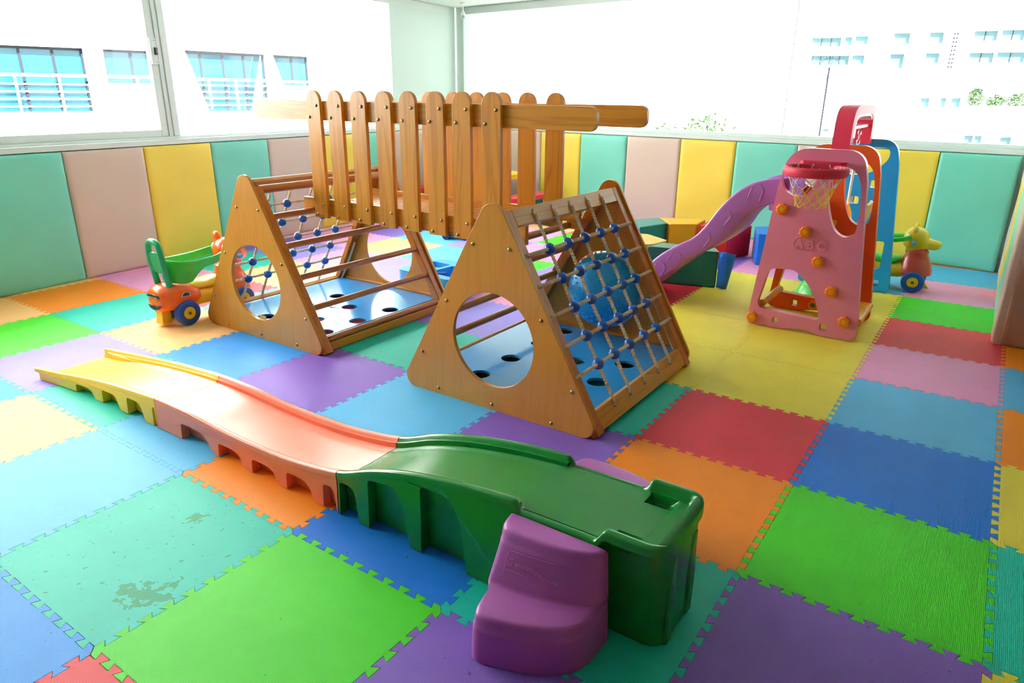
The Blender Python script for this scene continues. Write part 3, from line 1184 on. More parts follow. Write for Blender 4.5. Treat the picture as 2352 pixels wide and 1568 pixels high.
def skirt(parent, x0, x1, ribs, mat, topgap, side):
    """outer skin with arched recesses between the ribs"""
    def up(x):
        return interp(RIM, x) - 0.014
    top = [(x, up(x)) for x in lsp(x0, x1, 30)]
    low = []
    for a, b in ribs:                                      # recess from a to b (rib foot right of b)
        zt = interp(RIM, 0.5 * (a + b)) - topgap
        za = min(zt, up(a) - 0.018)
        zb = min(zt, up(b) - 0.018)
        w = b - a
        low += [(a, 0.003), (a, za * 0.5), (a, za - 0.012), (a + 0.004, za - 0.003), (a + 0.012, za)]
        low += [(a + w * 0.5, zb)]
        low += [(a + w * 0.62, zb * 0.985), (a + w * 0.74, zb * 0.9), (a + w * 0.83, zb * 0.72), (a + w * 0.9, zb * 0.45), (a + w * 0.96, zb * 0.18), (b, 0.003)]
    pts = [(x0, 0.003)] + low + [(x1, 0.003)] + list(reversed(top))
    yv = (lambda x: interp(YN, x) + 0.002) if side < 0 else (lambda x: interp(YF, x) - 0.002)
    sg = 1 if side < 0 else -1
    bm = prism(pts, 0.0, 0.032, lambda u, v, w: (u, yv(u) + sg * (w - 0.005 * max(0.0, 1 - v / 0.12)), v))
    return obj('side_skirt', bm, mat, parent, bevel=0.006, seg=3)


YR = [(-2.845, -2.69), (-2.63, -2.49), (-2.43, -2.30), (-2.238, -2.214)]
skirt(py, -3.13, -2.212, YR, M['p_yellow'], 0.045, -1)
skirt(py, -3.13, -2.212, YR, M['p_yellow'], 0.045, 1)
PR = [(-2.04, -1.84), (-1.80, -1.645), (-1.6, -1.455), (-1.41, -1.27), (-1.225, -1.16)]
skirt(pk_, -2.208, -1.157, PR, M['p_pinkorange'], 0.058, -1)
skirt(pk_, -2.208, -1.157, PR, M['p_pinkorange'], 0.058, 1)
GR = [(-1.145, -1.06), (-1.015, -0.845), (-0.80, -0.63)]
skirt(pg, -1.153, -0.47, GR, M['p_green'], 0.05, -1)
skirt(pg, -1.153, -0.47, GR, M['p_green'], 0.05, 1)
# fluted end of the platform
for y0, y1 in ((-0.985, -0.945), (-0.85, -0.81)):
    bm = loft([[(-0.067, y0, z), (-0.0595 if z < 0.2 else -0.063, y0 + 0.006, z), (-0.0595 if z < 0.2 else -0.063, y1 - 0.006, z), (-0.066, y1, z)] for z in (0.003, 0.12, 0.2, 0.245)])
    obj('end_rib', bm, M['p_green'], pg, bevel=0.003)


def step_piece(mirror, label):
    """two-tread moulded step against the platform"""
    base = [(-0.478, -1.053), (-0.458, -1.19), (-0.44, -1.272), (-0.412, -1.290), (-0.36, -1.277), (-0.30, -1.256), (-0.24, -1.222), (-0.205, -1.185), (-0.19, -1.135), (-0.187, -1.053)]
    tread = [(-0.484, -1.053), (-0.48, -1.12), (-0.468, -1.168), (-0.44, -1.172), (-0.38, -1.163), (-0.32, -1.152), (-0.26, -1.132), (-0.215, -1.108), (-0.194, -1.085), (-0.19, -1.053)]
    topo = [(-0.482, -1.053), (-0.474, -1.09), (-0.46, -1.114), (-0.43, -1.121), (-0.38, -1.121), (-0.32, -1.116), (-0.27, -1.105), (-0.23, -1.09), (-0.205, -1.072), (-0.198, -1.053)]

    def mix(a, b, t):
        return [(p[0] * (1 - t) + q[0] * t, p[1] * (1 - t) + q[1] * t) for p, q in zip(a, b)]

    def shrink(a, k):
        cx, cy = sum(p[0] for p in a) / len(a), -1.053
        out = []
        for p in a:
            out.append((cx + (p[0] - cx) * (1 - k * 0.7), cy + (p[1] - cy) * (1 - k)))
        return out
    lv = [(base, 0.002), (base, 0.03), (shrink(base, 0.015), 0.09), (shrink(base, 0.02), 0.096), (shrink(base, 0.035), 0.0985), (shrink(base, 0.037), 0.114), (shrink(base, 0.045), 0.123), (shrink(base, 0.065), 0.129), (shrink(base, 0.1), 0.1315),
          (mix(shrink(base, 0.2), tread, 0.5), 0.132), (mix(shrink(base, 0.2), tread, 0.9), 0.133), (mix(shrink(base, 0.2), tread, 0.98), 0.135), (mix(tread, topo, 0.06), 0.141), (mix(tread, topo, 0.8), 0.222), (mix(tread, topo, 0.82), 0.229),
          (mix(tread, topo, 0.9), 0.232), (mix(tread, topo, 0.94), 0.246), (topo, 0.256), (shrink(topo, 0.04), 0.262), (shrink(topo, 0.1), 0.265), (shrink(topo, 0.2), 0.2656), (shrink(topo, 0.8), 0.266)]
    sg = -1 if mirror else 1

    def tr(p, z):
        y = p[1] + 1.053
        return (p[0], (-0.742 - y) if mirror else (-1.053 + y), z)
    # denser outline for a rounder look
    rings = []
    for a, z in lv:
        path = smooth_path([(p[0], p[1], 0) for p in a], 4)
        rings.append([tr((p.x, p.y), z) for p in path])
    o = obj('step', loft(rings), M['p_purple'], ride, sharp=60, label=label)
    return o


st = step_piece(False, 'purple moulded step on the near side of the platform')
step_piece(True, 'purple moulded step on the far side of the platform')
# faint raised cartouche with worn script on the riser of the near step
emb = bmesh.new()


def riser(u, z):
    t = (u + 0.45) / 0.22
    y = -1.170 + 0.052 * t * t * 0.75 + (z - 0.15) * 0.36
    return Vector((u, y + 0.004, z))


def ridge(pts, r=0.0008):
    tube([riser(u, z) for u, z in pts], r, 6, False, emb)


ridge([(-0.428, 0.168), (-0.428, 0.215), (-0.421, 0.224), (-0.36, 0.2245), (-0.30, 0.2235)])
ridge([(-0.41, 0.206), (-0.42, 0.205), (-0.423, 0.196), (-0.417, 0.19), (-0.41, 0.193), (-0.411, 0.199)])
for k in range(11):
    u = -0.402 + 0.0105 * k
    zz = 0.193 - 0.0012 * k + 0.004 * math.sin(k * 0.55)
    ridge([(u, zz + 0.007), (u + 0.002, zz), (u + 0.006, zz + 0.001), (u + 0.007, zz + 0.007)], 0.0007)
ridge([(-0.425, 0.178), (-0.405, 0.1795), (-0.36, 0.176)])
obj('embossing', emb, M['p_purple'], st)

# ------------------------------------------------------------------ slide and swing set
ss = thing('slide_set', 'tall plastic slide and swing frame with pink, orange and blue panels and a mauve slide', 'slide', (0, 0, 0))
POUT = [(-0.692, 0.004), (-0.49, 0.004), (-0.455, 0.012), (-0.40, 0.022), (-0.345, 0.022), (-0.30, 0.010), (-0.275, 0.004), (-0.082, 0.004), (-0.168, 0.87), (-0.20, 1.026), (-0.575, 1.028), (-0.613, 0.80)]
PR_ = [0.03, 0.03, 0.05, 0.08, 0.08, 0.05, 0.03, 0.035, 0.3, 0.105, 0.125, 0.3]
pout = rpoly(POUT, PR_, 6)
hole_low = rpoly([(-0.60, 0.352), (-0.648, 0.108), (-0.285, 0.090), (-0.325, 0.21), (-0.385, 0.30), (-0.46, 0.362)], [0.045, 0.04, 0.02, 0.2, 0.2, 0.08], 6)
def blob(pts):
    q = smooth_path([(p[0], p[1], 0) for p in pts + pts[:1]], 4)[:-1]
    return [(p.x, p.y) for p in q]


hole_left = blob([(-0.60, 0.90), (-0.592, 0.83), (-0.555, 0.785), (-0.495, 0.769), (-0.445, 0.80), (-0.424, 0.852), (-0.425, 0.90), (-0.45, 0.935), (-0.53, 0.943), (-0.582, 0.932)])
hole_win = blob([(-0.355, 0.90), (-0.352, 0.83), (-0.342, 0.75), (-0.316, 0.66), (-0.284, 0.602), (-0.24, 0.575), (-0.203, 0.583), (-0.181, 0.616), (-0.181, 0.74), (-0.195, 0.85), (-0.222, 0.91), (-0.27, 0.94), (-0.335, 0.938)])
sq1 = rpoly([(-0.545, 0.018 + 0.025), (-0.513, 0.018 + 0.025), (-0.511, 0.07), (-0.543, 0.07)], 0.006, 3)
sq1 = rpoly([(-0.543, 0.016 + 0.012), (-0.507, 0.028), (-0.509, 0.066), (-0.543, 0.066)], 0.007, 3)
sq2 = rpoly([(-0.282, 0.034), (-0.244, 0.034), (-0.246, 0.076), (-0.282, 0.076)], 0.007, 3)
pink = obj('end_panel', prism(pout, 1.75, 1.80, XZ, [hole_low, hole_left, hole_win, sq1, sq2]), M['p_pink'], ss, bevel=0.009, seg=3, label='pink end panel')
# raised letters in a rounded cartouche
cart = rpoly([(-0.487, 0.478), (-0.305, 0.478), (-0.305, 0.548), (-0.487, 0.548)], 0.034, 8)
emb = tube([(u, 1.7495, v) for u, v in cart], 0.0034, 8, True)
obj('cartouche', emb, M['p_pink'], pink)
for ch, x in (('A', -0.455), ('B', -0.397), ('C', -0.34)):
    cu = bpy.data.curves.new('letter', 'FONT')
    cu.body = ch
    cu.size = 0.066
    cu.align_x = 'CENTER'
    cu.extrude = 0.0045
    cu.offset = 0.0022
    cu.bevel_depth = 0.0018
    tmp = bpy.data.objects.new('letter', cu)
    COL.objects.link(tmp)
    dg = bpy.context.evaluated_depsgraph_get()
    me = bpy.data.meshes.new_from_object(tmp.evaluated_get(dg))
    bpy.data.objects.remove(tmp)
    me.materials.clear()
    me.materials.append(M['p_pink'])
    l = link('letter', me, pink, (x, 1.7495, 0.491), (PI / 2, 0, 0))

orange = obj('middle_panel', prism(pout, 2.2, 2.25, XZ, [hole_low, hole_left, hole_win, sq1, sq2]), M['p_orange'], ss, bevel=0.009, seg=3, label='orange middle panel')
slot = lambda x, z, w, h: rpoly([(x, z), (x + w, z), (x + w * 0.92, z + h), (x, z + h)], 0.012, 4)
bw = [(-0.60, 0.90), (-0.57, 0.82), (-0.45, 0.79), (-0.36, 0.80), (-0.30, 0.83), (-0.25, 0.88), (-0.232, 0.92), (-0.236, 0.955), (-0.27, 0.972), (-0.40, 0.972), (-0.53, 0.968), (-0.585, 0.95)]
bq = smooth_path([(p[0], p[1], 0) for p in bw + bw[:1]], 4)[:-1]
bpan = prism(pout, 3.0, 3.05, XZ, [[(p.x, p.y) for p in bq], slot(-0.32, 0.71, 0.06, 0.05), slot(-0.43, 0.595, 0.06, 0.05), slot(-0.55, 0.48, 0.06, 0.05), rpoly([(-0.27, 0.12), (-0.165, 0.17), (-0.165, 0.36), (-0.27, 0.36)], 0.02, 4),
                                     rpoly([(-0.60, 0.34), (-0.635, 0.12), (-0.30, 0.12), (-0.33, 0.34)], 0.04, 5), rpoly([(-0.20, 0.045), (-0.155, 0.045), (-0.155, 0.085), (-0.20, 0.085)], 0.01, 3)])
obj('end_panel', bpan, M['p_skyblue'], ss, bevel=0.009, seg=3, label='blue end panel')


def knob_bm(c, ny=-1, r=0.031):
    bm = bmesh.new()
    rings = []
    n = 48
    mt = axis_mat(c, (0, ny, 0))
    for rr, z in ((0.86, 0), (1.0, 0.004), (1.02, 0.012), (0.97, 0.018), (0.8, 0.021), (0.55, 0.021), (0.5, 0.0185), (0.0001, 0.0185)):
        rings.append([bm.verts.new(mt @ Vector((r * rr * (1 + 0.085 * min(1, rr) * math.cos(9 * a)) * math.cos(a), r * rr * (1 + 0.085 * min(1, rr) * math.cos(9 * a)) * math.sin(a), z))) for a in [2 * PI * k / n for k in range(n)]])
    quads(bm, rings)
    return bm


def knob(x, z, y=1.75, cap='p_knobc'):
    k = obj('knob', knob_bm((x, y, z)), M['p_knob'], ss, sharp=50)
    obj('knob_cap', lathe([(0, 0.0186), (0.0145, 0.0186), (0.013, 0.021), (0, 0.0218)], 20, None, axis_mat((x, y, z), (0, -1, 0))), M[cap], k)


KN = [(-0.572, 0.694), (-0.432, 0.581), (-0.343, 0.425), (-0.25, 0.268), (-0.659, 0.049), (-0.158, 0.111)]
for x, z in KN:
    knob(x, z)
knob(-0.41, 0.055, 2.2, 'p_cap')
# treads, rods and platform between the pink and orange panels
for x, z in KN[1:4] + [KN[5]]:
    bm = prism(rpoly([(x - 0.075, z - 0.03), (x + 0.075, z - 0.03), (x + 0.085, z + 0.012), (x - 0.075, z + 0.012)], 0.014, 4), 1.80, 2.2, XZ)
    obj('tread', bm, M['p_knobc'], ss, bevel=0.004)
for x, z in ((-0.625, 0.125),):
    obj('rod', tube([(x, 1.80, z), (x, 2.2, z)], 0.022, 16), M['p_knobc'], ss)
obj('platform', prism(rpoly([(-0.66, 0.672), (-0.47, 0.672), (-0.47, 0.71), (-0.66, 0.71)], 0.01, 3), 1.80, 2.2, XZ), M['p_mauve'], ss, bevel=0.004)

# wavy slide
TOP = [(-0.565, 0.862), (-0.635, 0.852), (-0.753, 0.824), (-0.858, 0.756), (-0.95, 0.651), (-1.018, 0.545), (-1.092, 0.462), (-1.186, 0.405), (-1.282, 0.338), (-1.351, 0.271), (-1.42, 0.18), (-1.47, 0.135), (-1.54, 0.118)]
BOT = [(-0.565, 0.70), (-0.656, 0.698), (-0.733, 0.668), (-0.801, 0.600), (-0.856, 0.505), (-0.951, 0.419), (-1.03, 0.368), (-1.106, 0.319), (-1.199, 0.236), (-1.282, 0.166), (-1.36, 0.09), (-1.45, 0.03), (-1.54, 0.012)]
tp = smooth_path([(x, 0, z) for x, z in TOP], 4)
bp_ = smooth_path([(x, 0, z) for x, z in BOT], 4)
rings = []
for a, b in zip(tp, bp_):
    d = a - b
    L = max(d.length, 1e-4)
    u = d / L

    def P(y, h):
        q = b + u * h
        return (q.x, y, q.z)
    yn, yf = 1.806, 2.194
    w = 0.016
    bed = 0.028
    rings.append([P(yn + 0.012, 0.004), P(yn + 0.003, 0.012), P(yn + 0.004, L * 0.5), P(yn - 0.002, L - 0.018), P(yn - 0.002, L - 0.006), P(yn + 0.004, L), P(yn + w - 0.002, L), P(yn + w + 0.002, L - 0.006), P(yn + w + 0.004, bed + 0.03),
                  P(yn + w + 0.02, bed + 0.004), P(2.0, bed), P(yf - w - 0.02, bed + 0.004), P(yf - w - 0.004, bed + 0.03), P(yf - w - 0.002, L - 0.006), P(yf - w + 0.002, L), P(yf - 0.004, L), P(yf + 0.002, L - 0.006), P(yf + 0.002, L - 0.018), P(yf - 0.004, L * 0.5), P(yf - 0.003, 0.012), P(yf - 0.012, 0.004), P(2.0, 0.0)])
chute = obj('slide_chute', loft(rings), M['p_mauve'], ss, sharp=60)
# scalloped relief on the slide's cheek
sb = bmesh.new()
for cx, cz, tx, tz in ((-1.30, 0.228, -0.42, -0.9), (-1.20, 0.31, -0.4, -0.9), (-1.03, 0.455, -0.5, -0.85), (-0.92, 0.60, -0.55, -0.8), (-0.745, 0.755, -0.25, -0.95)):
    ang = math.atan2(tz, tx)
    pts = []
    for k in range(15):
        a = PI * k / 14
        lx, lz = 0.034 * math.cos(a), 0.034 * math.sin(a) + (0.022 if 0 < k < 14 else -0.03)
        rx = lx * math.cos(ang + PI / 2) - lz * math.sin(ang + PI / 2) * -1
        pts.append((cx - lx * math.sin(ang) * -1 * 1.0 - lz * math.cos(ang), 1.8065, cz + lx * -math.cos(ang) - lz * math.sin(ang)))
    tube(pts, 0.0026, 6, False, sb)
sc_ob = obj('scallop_relief', sb, M['p_mauve'], chute)
sc_ob['kind'] = 'stuff'

# basketball hoop with its net
hc = Vector((-0.392, 1.575, 0.928))
hoop = obj('hoop', lathe([(0.137, -0.026), (0.148, -0.027), (0.157, -0.018), (0.160, 0.0), (0.157, 0.016), (0.149, 0.023), (0.141, 0.02), (0.136, 0.006), (0.137, -0.026)], 48, None, Matrix.Translation(hc)), M['p_rosered'], ss)
obj('hoop_bracket', prism(rpoly([(-0.49, 1.70), (-0.30, 1.70), (-0.27, 1.75), (-0.52, 1.75)], 0.01, 3), 0.925, 0.965, XY), M['p_rosered'], hoop, bevel=0.004)
nw, ny_ = bmesh.new(), bmesh.new()
NS = 10


def netp(a, z):
    t = (0.915 - z) / 0.16
    r = 0.138 - 0.062 * max(0.0, min(1.0, t)) ** 0.8
    return Vector((hc.x + r * math.cos(a), hc.y + r * math.sin(a), z))


for k in range(NS):
    for sg in (-1, 1):
        a0 = 2 * PI * k / NS
        for lvl in range(4):
            za, zb = 0.918 - 0.038 * lvl, 0.918 - 0.038 * (lvl + 1)
            aa = a0 + sg * (PI / NS) * lvl
            ab = a0 + sg * (PI / NS) * (lvl + 1)
            pts = []
            for q in range(6):
                t = q / 5
                pts.append(netp(aa + (ab - aa) * t, za + (zb - za) * t - 0.007 * math.sin(PI * t)))
            tube(pts, 0.0022, 6, False, nw if lvl < 2 else ny_)
    a0 = 2 * PI * k / NS
    tube([netp(a0 - 0.06, 0.91), hc + Vector((0.134 * math.cos(a0 - 0.05), 0.134 * math.sin(a0 - 0.05), 0.004)), hc + Vector((0.13 * math.cos(a0), 0.13 * math.sin(a0), 0.024)), hc + Vector((0.134 * math.cos(a0 + 0.05), 0.134 * math.sin(a0 + 0.05), 0.004)), netp(a0 + 0.06, 0.91)], 0.0022, 6, False, nw)
    a1 = a0 + 2 * PI / NS
    zb = 0.918 - 0.038 * 4
    tube([netp(a0 + (a1 - a0) * t, zb - 0.022 * math.sin(PI * t)) for t in [q / 6 for q in range(7)]], 0.0024, 6, False, ny_)
for nm, b, m in (('hoop_net', nw, 'yarn_w'), ('hoop_net', ny_, 'yarn_y')):
    o = obj(nm, b, M[m], hoop)
    o['kind'] = 'stuff'

# red arch that carries the swing
pth = [(2.20, 1.0), (2.20, 1.11), (2.212, 1.17), (2.245, 1.212), (2.31, 1.236), (2.42, 1.243), (2.6, 1.244), (2.78, 1.243), (2.89, 1.236), (2.955, 1.212), (2.988, 1.17), (3.0, 1.11), (3.0, 1.0)]
outer = smooth_path([(0, y, z) for y, z in pth], 5)
ring_pts = [(p.y, p.z) for p in outer]
inner = [(2.6 + (y - 2.6) * 0.80, 0.985 + (z - 0.985) * 0.80) for y, z in reversed(ring_pts)]
obj('swing_arch', prism(ring_pts + inner, -0.452, -0.355, YZ), M['p_rosered'], ss, bevel=0.01, seg=3)
obj('arch_lining', prism([(2.6 + (y - 2.6) * 0.80, 0.985 + (z - 0.985) * 0.80) for y, z in ring_pts[14:-14]] + [(2.6 + (y - 2.6) * 0.75, 0.985 + (z - 0.985) * 0.75) for y, z in reversed(ring_pts[14:-14])], -0.448, -0.358, YZ), M['p_blush'], ss, bevel=0.003)
obj('arch_brace', box(-0.43, -0.375, 2.3, 2.9, 1.105, 1.125), M['p_pink'], ss, bevel=0.004)

# swing hanging from the arch
sw = thing('swing', 'yellow bucket swing on white ropes hanging from the red arch', 'swing', (-0.402, 2.6, 0.0))
for sy in (-1, 1):
    y = sy * 0.18
    for k in range(4):
        zc = 1.10 - 0.028 * k
        pts = []
        for q in range(14):
            a = 2 * PI * q / 14
            off = (math.cos(a) * 0.009, math.sin(a) * 0.017)
            pts.append((off[0] if k % 2 else 0.0, y + (0 if k % 2 else off[0]), zc + off[1]))
        obj('chain_link', tube(pts, 0.0028, 6, True), M['steel'], sw)
    obj('swing_rope', tube([(0, y, 1.005), (0, y, 0.6)], 0.0085, 10), M['p_white'], sw)
seat = smooth_path([(0.15, 0, 0.66), (0.135, 0, 0.56), (0.09, 0, 0.485), (0.0, 0, 0.465), (-0.1, 0, 0.47), (-0.17, 0, 0.5)], 5)
rings = []
for i, p in enumerate(seat):
    t = i / (len(seat) - 1)
    hw = 0.15 - 0.03 * abs(2 * t - 1) ** 2
    a, b = seat[max(i - 1, 0)], seat[min(i + 1, len(seat) - 1)]
    tn = (b - a).normalized()
    nn = Vector((tn.z, 0, -tn.x))
    rings.append([(p + nn * o + Vector((0, y, 0))).to_tuple() for y, o in ((-hw, -0.012), (-hw * 0.5, -0.02), (hw * 0.5, -0.02), (hw, -0.012), (hw, 0.012), (hw * 0.8, 0.004), (-hw * 0.8, 0.004), (-hw, 0.012))])
obj('swing_seat', loft(rings), M['p_knobc'], sw, bevel=0.004)
for sy in (-1, 1):
    obj('seat_lug', tube([(0, sy * 0.18, 0.61), (0.02, sy * 0.16, 0.56), (0.03, sy * 0.14, 0.5)], [0.013, 0.016, 0.02], 10), M['p_knobc'], sw)
gb = thing('play_basin', 'bright green plastic basin lying upside down behind the orange panel', 'basin', (-0.40, 2.62, 0))
obj('basin_shell', lathe([(0.0, 0.118), (0.12, 0.116), (0.165, 0.105), (0.185, 0.085), (0.215, 0.02), (0.235, 0.012), (0.237, 0.002), (0.228, 0.001), (0.205, 0.012), (0.175, 0.08), (0.0, 0.108)], 40), M['p_lime'], gb)

# ------------------------------------------------------------------ foam seat blocks in a ring by the back wall


def block(label, pts, h, mat, faces=None, r=0.012):
    t = thing('foam_block', label, 'block', (sum(p[0] for p in pts) / len(pts), sum(p[1] for p in pts) / len(pts), 0), group='soft foam blocks behind the slide')
    cx, cy = t.location.x, t.location.y
    q = [(p[0] - cx, p[1] - cy) for p in pts]
    mats = [M[mat]]
    bm = prism(q, 0.001, h, XY)
    o = obj('cover', bm, mats, t, bevel=r, seg=4)
    if faces:
        for i, m in faces:
            a, b = Vector((*q[i], 0)), Vector((*q[(i + 1) % len(q)], 0))
            n = Vector(((b - a).y, -(b - a).x, 0)).normalized()
            c = (a + b) / 2
            if n.dot(c) < 0:
                n = -n
            d = (b - a).normalized()
            hw = (b - a).length / 2 - 0.012
            obj('side_cover', obox(c + n * 0.0008 + Vector((0, 0, h / 2)), d, n, (0, 0, 1), hw, 0.002, h / 2 - 0.012), M[m], t, bevel=0.002)
    # welt seam round the top edge
    w = rpoly(q, 0.012, 3)
    obj('seam', tube([(x * 0.996, y * 0.996, h - 0.004) for x, y in w], 0.0035, 6, True), mats[0], t)
    return t


block('teal vinyl foam block with a blue side, leftmost of the back ring of blocks', [(-1.965, 2.97), (-1.86, 3.29), (-2.03, 3.50), (-2.16, 3.28)], 0.262, 'v_teal', [(3, 'v_blue')])
block('golden yellow vinyl foam block with an orange side, right of the teal block', [(-1.825, 3.262), (-1.64, 3.40), (-1.672, 3.705), (-2.02, 3.52)], 0.262, 'v_yellow', [(1, 'v_orange')])
block('red vinyl foam block between the slide and the blue block', [(-1.36, 3.40), (-1.238, 3.625), (-1.40, 3.95), (-1.63, 3.84), (-1.60, 3.395)], 0.258, 'v_red')
block('bright blue vinyl foam block touching the red block, behind the pink panel', [(-1.10, 3.325), (-0.74, 3.36), (-0.62, 3.72), (-0.86, 3.95), (-1.215, 3.63)], 0.255, 'v_blue')
block('pale yellow hexagonal foam block in front of the teal block', [(-1.575, 2.60), (-1.60, 2.40), (-1.80, 2.20), (-2.06, 2.34), (-2.04, 2.68), (-1.79, 2.74)], 0.26, 'v_yellow')
block('red foam block mostly hidden behind the rope net, beside the teal block', [(-2.42, 2.78), (-2.12, 2.80), (-2.22, 3.18), (-2.5, 3.1)], 0.25, 'v_red')
gbk = block('dark green foam block with a torn blue cover flap, under the slide', [(-1.60, 2.295), (-1.11, 2.42), (-1.185, 2.545), (-1.56, 2.49)], 0.262, 'v_dkgreen')
fl = bmesh.new()
rows = []
for i in range(7):
    v = i / 6
    r = []
    for j in range(6):
        u = j / 5
        r.append(fl.verts.new((0.242 + 0.012 + u * (0.07 + 0.035 * v) , -0.012 + u * 0.03 - 0.03 * math.sin(u * 2.6 + v) * u, 0.006 + v * 0.25 - 0.012 * u * (1 - v) + 0.008 * math.sin(5 * u) * v)))
    rows.append(r)
for a, b in zip(rows, rows[1:]):
    for j in range(5):
        fl.faces.new((a[j], a[j + 1], b[j + 1], b[j]))
fo = obj('cover_flap', fl, M['v_blue'], gbk, label='torn blue cover flap')
so = fo.modifiers.new('thick', 'SOLIDIFY')
so.thickness = 0.004

# ------------------------------------------------------------------ children's picnic table in the far corner
pt = thing('picnic_table', "child's plastic picnic table with yellow top and red benches in the far corner", 'table', (-4.42, 4.02, 0), math.radians(-5))
obj('table_top', prism(rpoly([(-0.44, -0.30), (0.50, -0.30), (0.50, 0.30), (-0.44, 0.30)], 0.11, 6), 0.415, 0.468, XY), M['p_yellow'], pt, bevel=0.012, seg=3, label='yellow table top')
for sx in (-0.86, 1):
    obj('bench', prism(rpoly([(sx * 0.58, -0.42), (sx * 0.80, -0.42), (sx * 0.80, 0.36), (sx * 0.58, 0.36)], 0.09, 6), 0.225, 0.272, XY), M['p_red'], pt, bevel=0.012, seg=3, label='red bench')
    obj('bench_support', prism(rpoly([(sx * 0.60, -0.28), (sx * 0.74, -0.28), (sx * 0.74, 0.24), (sx * 0.60, 0.24)], 0.03, 4), 0.002, 0.226, XY), M['v_dkgreen'], pt, bevel=0.008)
obj('pedestal', loft([ring_xz(0, 0, z, hx, hy, 20, 4, 'z') for z, hx, hy in ((0.002, 0.34, 0.22), (0.05, 0.33, 0.21), (0.2, 0.26, 0.17), (0.36, 0.28, 0.2), (0.416, 0.36, 0.24))]), M['v_dkgreen'], pt)
obj('foot_bar', box(-0.58, 0.68, -0.06, 0.06, 0.002, 0.06), M['v_dkgreen'], pt, bevel=0.01)

# ------------------------------------------------------------------ blue toy tub between the climbers
tb = thing('toy_tub', 'light blue plastic toy tub with compartments on the floor behind the climbers', 'toy', (-2.66, 1.27, 0), math.radians(-4))
ol_ = rpoly([(-0.27, -0.19), (0.25, -0.19), (0.25, 0.13), (0.14, 0.24), (-0.2, 0.24), (-0.27, 0.15)], 0.06, 6)
h1 = rpoly([(-0.02, -0.12), (0.20, -0.12), (0.20, 0.13), (-0.02, 0.13)], 0.03, 4)
h2 = rpoly([(-0.22, 0.02), (-0.05, 0.02), (-0.05, 0.14), (-0.22, 0.14)], 0.02, 4)
obj('tub_rim', prism(ol_, 0.03, 0.135, XY, [h1, h2]), M['p_trayblue'], tb, bevel=0.008, seg=3)
obj('tub_base', prism([(x * 0.96, y * 0.96) for x, y in ol_], 0.002, 0.032, XY), M['p_trayblue'], tb, bevel=0.005)
obj('lever', obox((0.02, -0.02, 0.11), Vector((0.5, -0.7, 0.2)).normalized(), Vector((0.7, 0.5, 0)).normalized(), Vector((0.5, -0.7, 0.2)).normalized().cross(Vector((0.7, 0.5, 0)).normalized()), 0.09, 0.025, 0.012), M['p_tyre'], tb, bevel=0.006)
obj('badge', box(-0.04, -0.005, -0.1, -0.07, 0.1352, 0.139), M['p_white'], tb, bevel=0.001)


# ------------------------------------------------------------------ ride-on toys
def wheel(parent, x, y, r, w):
    sg = 1 if y > 0 else -1
    m = axis_mat((x, y, r), (0, sg, 0))
    tyre = obj('wheel', lathe([(0.0, -w / 2), (r * 0.6, -w / 2), (r * 0.9, -w * 0.46), (r * 0.985, -w * 0.3), (r, 0), (r * 0.985, w * 0.3), (r * 0.9, w * 0.46), (r * 0.72, w * 0.5), (r * 0.52, w * 0.47), (r * 0.5, w * 0.36), (0, w * 0.36)], 36, None, m), M['p_tyre'], parent)
    obj('hub', lathe([(r * 0.495, w * 0.37), (r * 0.48, w * 0.46), (r * 0.4, w * 0.5), (r * 0.12, w * 0.5), (0, w * 0.5)], 28, None, m), M['p_hub'], tyre)
    obj('hub_cap', lathe([(r * 0.14, w * 0.5), (r * 0.12, w * 0.56), (0, w * 0.57)], 16, None, m), M['p_cap'], tyre)
    dots = bmesh.new()
    for k in range(6):
        a = PI / 3 * k
        lathe([(r * 0.06, w * 0.5), (r * 0.05, w * 0.512), (0, w * 0.512)], 8, dots, m @ Matrix.Translation((r * 0.31 * math.cos(a), r * 0.31 * math.sin(a), 0)))
    d = obj('hub_studs', dots, M['p_knobc'], tyre)
    d['kind'] = 'stuff'


def body_loft(secs, mat, name, parent, n=20, e=2.6, label=None):
    return obj(name, loft([ring_xz(x, 0, z, hy, hz, n, e, 'x') for x, z, hy, hz in secs]), M[mat], parent, label=label)


def arch_fender(parent, name, mat, x, halfw, r, ztop, x0, x1, label=None):
    """hood over a pair of wheels with round cut-outs"""
    pts = [(x0, 0.07)]
    pts += [(x0, ztop * 0.72), (x0 + 0.03, ztop * 0.95), (x0 + 0.08, ztop)]
    pts += [(x1 - 0.08, ztop), (x1 - 0.03, ztop * 0.93), (x1, ztop * 0.7), (x1 + 0.005, 0.08)]
    pts += [(x + (r + 0.018) * math.cos(a), 0.075 + (r + 0.012) * math.sin(a)) for a in [PI * k / 16 for k in range(17)] if x0 + 0.012 < x + (r + 0.018) * math.cos(a) < x1 - 0.008]
    return obj(name, prism(pts, -halfw, halfw, XZ), M[mat], parent, bevel=0.022, seg=4, label=label)


def dense_prism(pts, w0, w1, fn):
    out = []
    for a, b in zip(pts, pts[1:] + pts[:1]):
        for k in range(6):
            out.append((a[0] + (b[0] - a[0]) * k / 6, a[1] + (b[1] - a[1]) * k / 6))
    return prism(out, w0, w1, fn)


